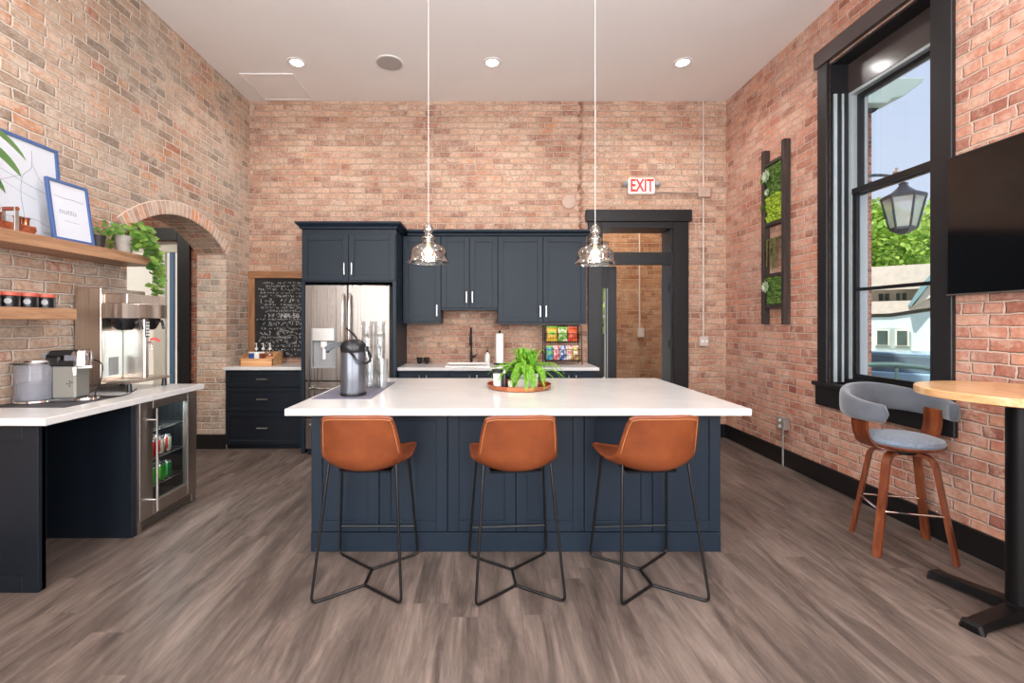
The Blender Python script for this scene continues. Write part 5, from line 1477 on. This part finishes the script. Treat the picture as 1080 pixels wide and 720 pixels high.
# ------------------------------------------------------------------ twin coffee brewer
cbw = thing('coffee_brewer', 'tall stainless twin coffee brewer on the left worktop', 'coffee brewer', (0, 0, Zc))
BX0, BX1, BY0, BY1 = -2.885, -2.70, 3.27, 3.70
H = lambda z: z - Zc
MB().box(BX0, BX1, BY0, BY1, H(1.0), H(1.665), .004).build('tank_housing', 'brewer_steel', cbw)
MB().box(BX1, BX1 + .004, BY0 + .02, BY1 - .02, H(1.03), H(1.36)).build('splash_panel', 'polished_panel', cbw)
for a, b in ((3.335, 3.42), (3.50, 3.585)):
    MB().box(BX1 + .004, BX1 + .007, a, b, H(1.04), H(1.17)).build('splash_plate', 'grey_plastic', cbw)
MB().box(BX1, -2.53, BY0 + .02, BY1 - .02, H(1.555), H(1.625), .006).build('top_box', 'brewer_steel', cbw)
hood = [(BX1, BY0), (-2.55, BY0)] + [(-2.55 + .075 * math.sin(t * PI), BY0 + (BY1 + .03 - BY0) * t) for t in [i / 14 for i in range(1, 14)]] + [(-2.55, BY1 + .03), (BX1, BY1 + .03)]
MB().prism(hood, 'z', H(1.452), H(1.555), bev=.002).build('hood', 'brewer_steel', cbw)
for y in (3.375, 3.60):
    bk = MB().lathe([(0, H(1.365)), (.04, H(1.365)), (.055, H(1.375)), (.082, H(1.43)), (.085, H(1.452)), (0, H(1.452))], 24, c=(-2.61, y, 0)).build('brew_basket', 'black_plastic', cbw)
    MB().bar([(-2.54, y, H(1.42)), (-2.50, y, H(1.435)), (-2.485, y, H(1.37))], .02, .012, side=(0, 1, 0)).build('handle', 'chrome', bk)
cl = MB().box(-2.70, -2.535, 3.465, 3.515, H(1.0), H(1.452), .01)
cl.build('control_column', 'brewer_steel', cbw)
kp = MB().box(-2.535, -2.531, 3.469, 3.511, H(1.31), H(1.44), .001).build('keypad', 'black_plastic', cbw)
kb = MB()
for r_ in range(5):
    for c_ in range(2): kb.box(-2.531, -2.529, 3.474 + c_ * .019, 3.488 + c_ * .019, H(1.32) + r_ * .023, H(1.335) + r_ * .023)
kb.build('key', 'white_plastic', kp)
MB().tube([(-2.535, 3.49, H(1.27)), (-2.505, 3.49, H(1.27)), (-2.495, 3.49, H(1.22))], .008, 10).build('water_tap', 'chrome', cbw)
MB().bar(catmull([(-2.51, 3.49, H(1.285)), (-2.49, 3.505, H(1.30)), (-2.465, 3.53, H(1.275))], 5), .018, .02, side=(0, 0, 1)).build('tap_lever', 'red_lid', cbw)
MB().box(BX1, -2.50, BY0 + .02, BY1, H(.985), H(1.0), .002).box(BX1 + .01, -2.52, BY0 + .03, BY1 - .01, H(1.0), H(1.006)).build('drip_tray', 'brewer_steel', cbw)
for (x, y) in ((-2.86, 3.30), (-2.86, 3.67), (-2.53, 3.31), (-2.53, 3.67)):
    MB().lathe([(0, 0), (.018, 0), (.015, .045), (.013, H(.985)), (0, H(.985))], 14, c=(x, y, 0)).build('foot', 'black_plastic', cbw)
MB().box(BX0, BX1, BY0, BY1, H(.985), H(1.0)).build('base_plate', 'brewer_steel', cbw)

# ------------------------------------------------------------------ ladder planter on the right wall
lp = thing('ladder_planter', 'dark wooden ladder of moss panels hung on the right wall', 'wall planter', (XR, 0, 0))
for y in (4.56, 4.89):
    MB().box(-.065, 0, y - .024, y + .024, 1.40, 3.22, .004).build('rail', 'dark_ladder_wood', lp)
for z in (3.055, 2.43, 1.905, 1.585):
    MB().box(-.06, -.01, 4.584, 4.866, z - .018, z + .018, .003).build('rung', 'dark_ladder_wood', lp)
MB().box(-.06, -.01, 4.76, 4.866, 2.15, 2.185, .003).build('rung', 'dark_ladder_wood', lp)
def moss(z0, z1, mat, seed):
    mb = MB(); r = random.Random(seed)
    n = int((z1 - z0) / .028)
    for i in range(n):
        for j in range(9):
            mb.blob((-.042 + r.uniform(-.008, .012), 4.60 + .25 * (j + .5) / 9 + r.uniform(-.008, .008), z0 + (z1 - z0) * (i + .5) / n), (.018 * r.uniform(.7, 1.3), .021 * r.uniform(.8, 1.3), .021 * r.uniform(.8, 1.3)), sub=1, jit=.6, seed=i * 9 + j)
    mb.box(-.03, -.01, 4.584, 4.866, z0, z1)
    return mb.build('moss_panel', mat, lp, sharp=60)
moss(2.73, 3.03, 'moss_dark', 1); moss(2.455, 2.73, 'moss_bright', 2); moss(1.605, 1.885, 'moss_dark', 4); 
def rosette(c, s, mat):
    mb = MB()
    for ring, (n, el, L) in enumerate(((8, .25, 1.0), (7, .6, .8), (5, 1.0, .5))):
        for k in range(n):
            a = 2 * PI * k / n + ring * .4
            d = Vector((-math.sin(el), math.cos(a) * math.cos(el), math.sin(a) * math.cos(el)))
            p = Vector(c); e = p + d * s * L; sd = d.cross(Vector((-1, 0, 0))).normalized() * s * .28 * L
            mb.quad(p, p.lerp(e, .6) + sd, e, p.lerp(e, .6) - sd)
    return mb.build('succulent', mat, lp, sharp=20)
rosette((-.07, 4.80, 2.93), .075, 'succulent'); rosette((-.07, 4.79, 2.76), .045, 'succulent'); rosette((-.07, 4.81, 1.79), .07, 'succulent'); rosette((-.07, 4.86, 2.90), .05, 'moss_dark'); rosette((-.07, 4.86, 2.62), .05, 'moss_dark')
mb = MB(); r = random.Random(5)
for k in range(16):
    y = 4.64 + .17 * r.random(); x = -.04 - .03 * r.random(); zb = 1.94 + .16 * r.random()
    for q in range(int((2.27 - zb) / .012)):
        z = 2.27 - q * .012
        for s_ in (-1, 1):
            mb.quad((x, y, z), (x - .004, y + s_ * .008, z - .002), (x - .003, y + s_ * .010, z - .014), (x, y + s_ * .003, z - .012))
mb.box(-.05, -.012, 4.62, 4.84, 2.27, 2.285)
mb.build('trailing_plant', 'hanging_leaf', lp, sharp=30)

# ------------------------------------------------------------------ outside
GZ = -.65
gr = MB().box(3.4, 90, -40, 80, GZ - .1, GZ).build('ground_street', 'asphalt'); gr['kind'] = 'structure'
gr = MB().box(-60, -6.4, -40, 80, GZ - .1, GZ).box(-6.4, 3.4, 8.0, 80, GZ - .1, GZ).build('ground_yard', 'sidewalk'); gr['kind'] = 'structure'
# neighbouring brick wing with a painted eave
wg = thing('brick_wing', 'corner of a brick building with a pale green eave outside the window', 'building', (0, 0, 0))
MB().box(4.2, 6.665, 8.0, 14, GZ, 5.1).build('wall', 'brick_hall', wg, uv=True)
MB().prism([(4.2, 5.08), (6.72, 5.08), (6.80, 5.16), (7.0, 5.2), (7.3, 5.42), (7.34, 5.50), (4.2, 5.50)], 'y', 7.75, 14.3, bev=.01).build('eave', 'eave_paint', wg)
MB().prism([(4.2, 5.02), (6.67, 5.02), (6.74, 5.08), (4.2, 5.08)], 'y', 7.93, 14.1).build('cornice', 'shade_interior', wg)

ln = thing('wall_lantern', 'weathered metal carriage lantern hanging outside the window', 'lantern', (3.93, 4.36, 0))
LZ = 1.42 + (340 - 247) * 4.36 / F
def hexring(r, z, n=6): return [Vector((.87 * r * math.cos(2 * PI * k / n + .3), (.87 * r) * math.sin(2 * PI * k / n + .3), z)) for k in range(n)]
mb = MB().rings([hexring(.19, LZ + .335), hexring(.195, LZ + .35), hexring(.185, LZ + .365), hexring(.10, LZ + .40), hexring(.05, LZ + .44), hexring(.035, LZ + .465), hexring(.045, LZ + .475), hexring(.02, LZ + .49)])
mb.build('roof', 'lantern_metal', ln, sharp=20)
mb = MB().rings([hexring(.02, LZ), hexring(.06, LZ + .015), hexring(.115, LZ + .045), hexring(.12, LZ + .065), hexring(.11, LZ + .066)]); mb.build('base_cup', 'lantern_metal', ln, sharp=20)
mb = MB(); a, b = hexring(.115, LZ + .06), hexring(.182, LZ + .34)
for p, q in zip(a, b): mb.tube([p, q], .009, 6)
mb.build('corner_bar', 'lantern_metal', ln)
a, b = hexring(.108, LZ + .066), hexring(.172, LZ + .335)
MB().rings([a, b], caps=False).build('lantern_pane', 'lantern_glass', ln, sharp=10)
MB().lathe([(0, LZ + .066), (.02, LZ + .066), (.018, LZ + .2), (0, LZ + .2)], 12).build('candle_tube', 'ceramic', ln)
MB().tube([(0, 0, LZ + .485), (0, 0, LZ + .53)], .006, 6).tube(catmull([(0, 0, LZ + .53), (-.25, .02, LZ + .56), (-.57, .02, LZ + .50)], 6), .014, 8).build('hook', 'lantern_metal', ln)
MB().prism([(-.61, LZ + .05), (-.59, LZ + .05), (-.35, LZ + .36), (-.23, LZ + .50), (-.61, LZ + .56)], 'y', .03, .05).build('bracket', 'lantern_metal', ln)

# street building across the road: local frame facing the room
bd = thing('street_building', 'pale mint stucco building with a tan roof across the street', 'building', (17.5, 18.2, GZ), R(-42))
K = 18.2 / F
def bz(py): return 1.42 + (340 - py) * K - GZ
lx = lambda px: (px - (511 + F * 17.5 / 18.2)) / 36.0
MB().prism([(-9, 0), (14, 0), (14, bz(300)), (3.0, bz(300)), (1.2, bz(322)), (-1.2, bz(334)), (-9, bz(338))], 'y', 0, 8).build('wall', 'stucco_mint', bd)
MB().box(-9, 14, .8, 8, bz(336), bz(303)).build('upper_wall', 'stucco_cream', bd)
MB().prism([(-9, bz(334)), (-1.2, bz(330)), (1.2, bz(318)), (1.2, bz(316)), (-9, bz(318))], 'y', -.15, 1.2).build('lower_roof', 'roof_tan', bd)
MB().prism([(.3, bz(304)), (8, bz(304)), (9, bz(278)), (-8.2, bz(278)), (-9.2, bz(303))], 'y', -.1, 8.2).build('roof', 'roof_tan', bd)
MB().prism([(lx(958), bz(322)), (lx(972), bz(300)), (lx(985), bz(286)), (lx(1010), bz(270)), (lx(1010), bz(274)), (lx(986), bz(292)), (lx(975), bz(306)), (lx(961), bz(323))], 'y', -.6, .3).build('gable_trim', 'roof_trim', bd)
MB().prism([(lx(963), bz(323)), (lx(975), bz(307)), (lx(986), bz(293)), (lx(1010), bz(276)), (lx(1010), bz(300)), (lx(985), bz(312))], 'y', -.4, -.02).build('gable_wall', 'stucco_cream', bd)
for a, b in ((925, 930), (932, 937), (945, 949), (952, 956)):
    MB().box(lx(a), lx(b), .74, .8, bz(315), bz(307), .01).build('window', 'far_window', bd)
mb = MB().prism([(lx(922), bz(368)), (lx(961), bz(368)), (lx(961), bz(350)), (lx(955), bz(347)), (lx(940), bz(345.5)), (lx(922), bz(347))], 'y', -.06, 0)
mb.build('porch_recess', 'eave_paint', bd)
for a, b in ((924, 936), (946, 957)):
    w = MB().box(lx(a) - .06, lx(b) + .06, -.12, -.06, bz(365.5), bz(347.5)).build('window_surround', 'door_cream', bd)
    MB().box(lx(a), lx(b), -.14, -.12, bz(364.5), bz(349)).build('pane', 'far_window', w)
MB().box(-9, 14, -.3, 0, 0, bz(374)).build('plinth', 'stucco_cream', bd)

# trees and hedge: leaf-quad crowns
def leaf_crown(mb, c, r, n, s, seed):
    rr = random.Random(seed)
    for k in range(n):
        u = rr.gauss(0, 1), rr.gauss(0, 1), rr.gauss(0, 1)
        v = Vector(u).normalized(); q = rr.random() ** .25
        lump = 1 + .22 * mnoise.noise(v * 2.2 + Vector((seed, 0, 0))) + .12 * mnoise.noise(v * 6 + Vector((0, seed, 0)))
        p = Vector((v.x * r[0], v.y * r[1], v.z * r[2])) * q * lump + Vector(c)
        a = Vector((rr.uniform(-1, 1), rr.uniform(-1, 1), rr.uniform(-1, 1))).normalized(); b = a.cross(Vector((rr.uniform(-1, 1), rr.uniform(-1, 1), rr.uniform(-1, 1)))).normalized()
        mb.quad(p - a * s, p - b * s * .7, p + a * s, p + b * s * .7)
def tree(label, x, y, cz, r, n, s, seed, mat):
    t = thing('leafy_tree', label, 'tree', (x, y, GZ), 0, 'trees beyond the street')
    mb = MB(); leaf_crown(mb, (0, 0, cz), r, n, s, seed); mb.build('foliage', mat, t)
    MB().tube([(0, 0, 0), (.1, .05, cz * .5), (0, 0, cz)], [.35, .28, .12], 8).build('trunk', 'bark', t)
tree('bright green tree behind the street building, seen left of the lantern', 25.5, 32.0, 5.6, (3.9, 3.9, 5.0), 9000, .22, 1, 'tree_leaf')
tree('tall bright green tree seen right of the lantern', 36.2, 32.8, 7.2, (4.4, 4.4, 5.6), 11000, .24, 5, 'tree_leaf')
tree('small green tree outside the window of the room past the doorway', 4.3, 18.0, 3.6, (1.9, 1.9, 2.0), 5000, .09, 14, 'tree_leaf')
tree('darker green tree between the two bright trees across the street', 35.0, 47.0, 8.2, (6.0, 5.6, 6.0), 9000, .28, 9, 'tree_leaf_dark')
hd = thing('garden_hedge', 'low bright green hedge in front of the mint building', 'hedge', (15.6, 16.2, GZ), R(-42))
mb = MB(); rr = random.Random(2)
for k in range(5): leaf_crown(mb, (-.9 + k * .5, 0, .62), (.42, .4, .42), 500, .05, k)
mb.build('foliage', 'tree_leaf', hd)
MB().box(-1.2, 1.4, -.1, .1, 0, .4, .03).build('woody_base', 'bark', hd)

# parked car
ca = thing('parked_car', 'light blue parked car partly visible low in the window', 'car', (10.4, 11.3, GZ), R(-42))
MB().prism([(-2.1, .3), (2.1, .3), (2.15, .55), (2.0, .78), (1.1, .9), (-1.3, .92), (-2.05, .85), (-2.15, .6)], 'y', -.85, .85, bev=.04).build('car_body', 'car_blue', ca)
MB().prism([(-1.25, .90), (.95, .88), (.35, 1.30), (-.8, 1.32)], 'y', -.74, .74, bev=.03).build('cabin', 'car_glass', ca)
MB().prism([(-.8, 1.31), (.36, 1.29), (.30, 1.35), (-.72, 1.37)], 'y', -.72, .72, bev=.02).build('car_roof', 'car_blue', ca)
for x in (-1.35, 1.35):
    for y in (-.8, .8):
        w = MB().lathe([(0, -.1), (.30, -.1), (.33, -.06), (.33, .06), (.30, .1), (0, .1)], 24, M=Matrix.Translation((x, y, .33)) @ Matrix.Rotation(PI / 2, 4, 'X')).build('wheel', 'tyre', ca)
        MB().lathe([(0, -.12), (.18, -.12), (.2, -.1), (0, -.1)], 16, M=Matrix.Translation((x, y, .33)) @ Matrix.Rotation(-PI / 2 if y > 0 else PI / 2, 4, 'X')).build('hubcap', 'chrome', w)
# green handrail beside the path
hr = thing('handrail', 'curved grey-green metal handrail just outside the window', 'handrail', (0, 0, 0))
rp = catmull([(4.0, 7.2, .72), (5.4, 6.5, .83), (5.75, 6.3, .83), (6.0, 6.15, .78), (6.35, 5.9, .60), (6.9, 5.5, .30)], 6)
MB().tube(rp, .035, 10).build('rail', 'rail_green', hr)
for i in (2, 9, 17, 24):
    p = rp[i]; MB().tube([(p.x, p.y, p.z), (p.x, p.y, GZ)], .02, 8).build('post', 'rail_green', hr)
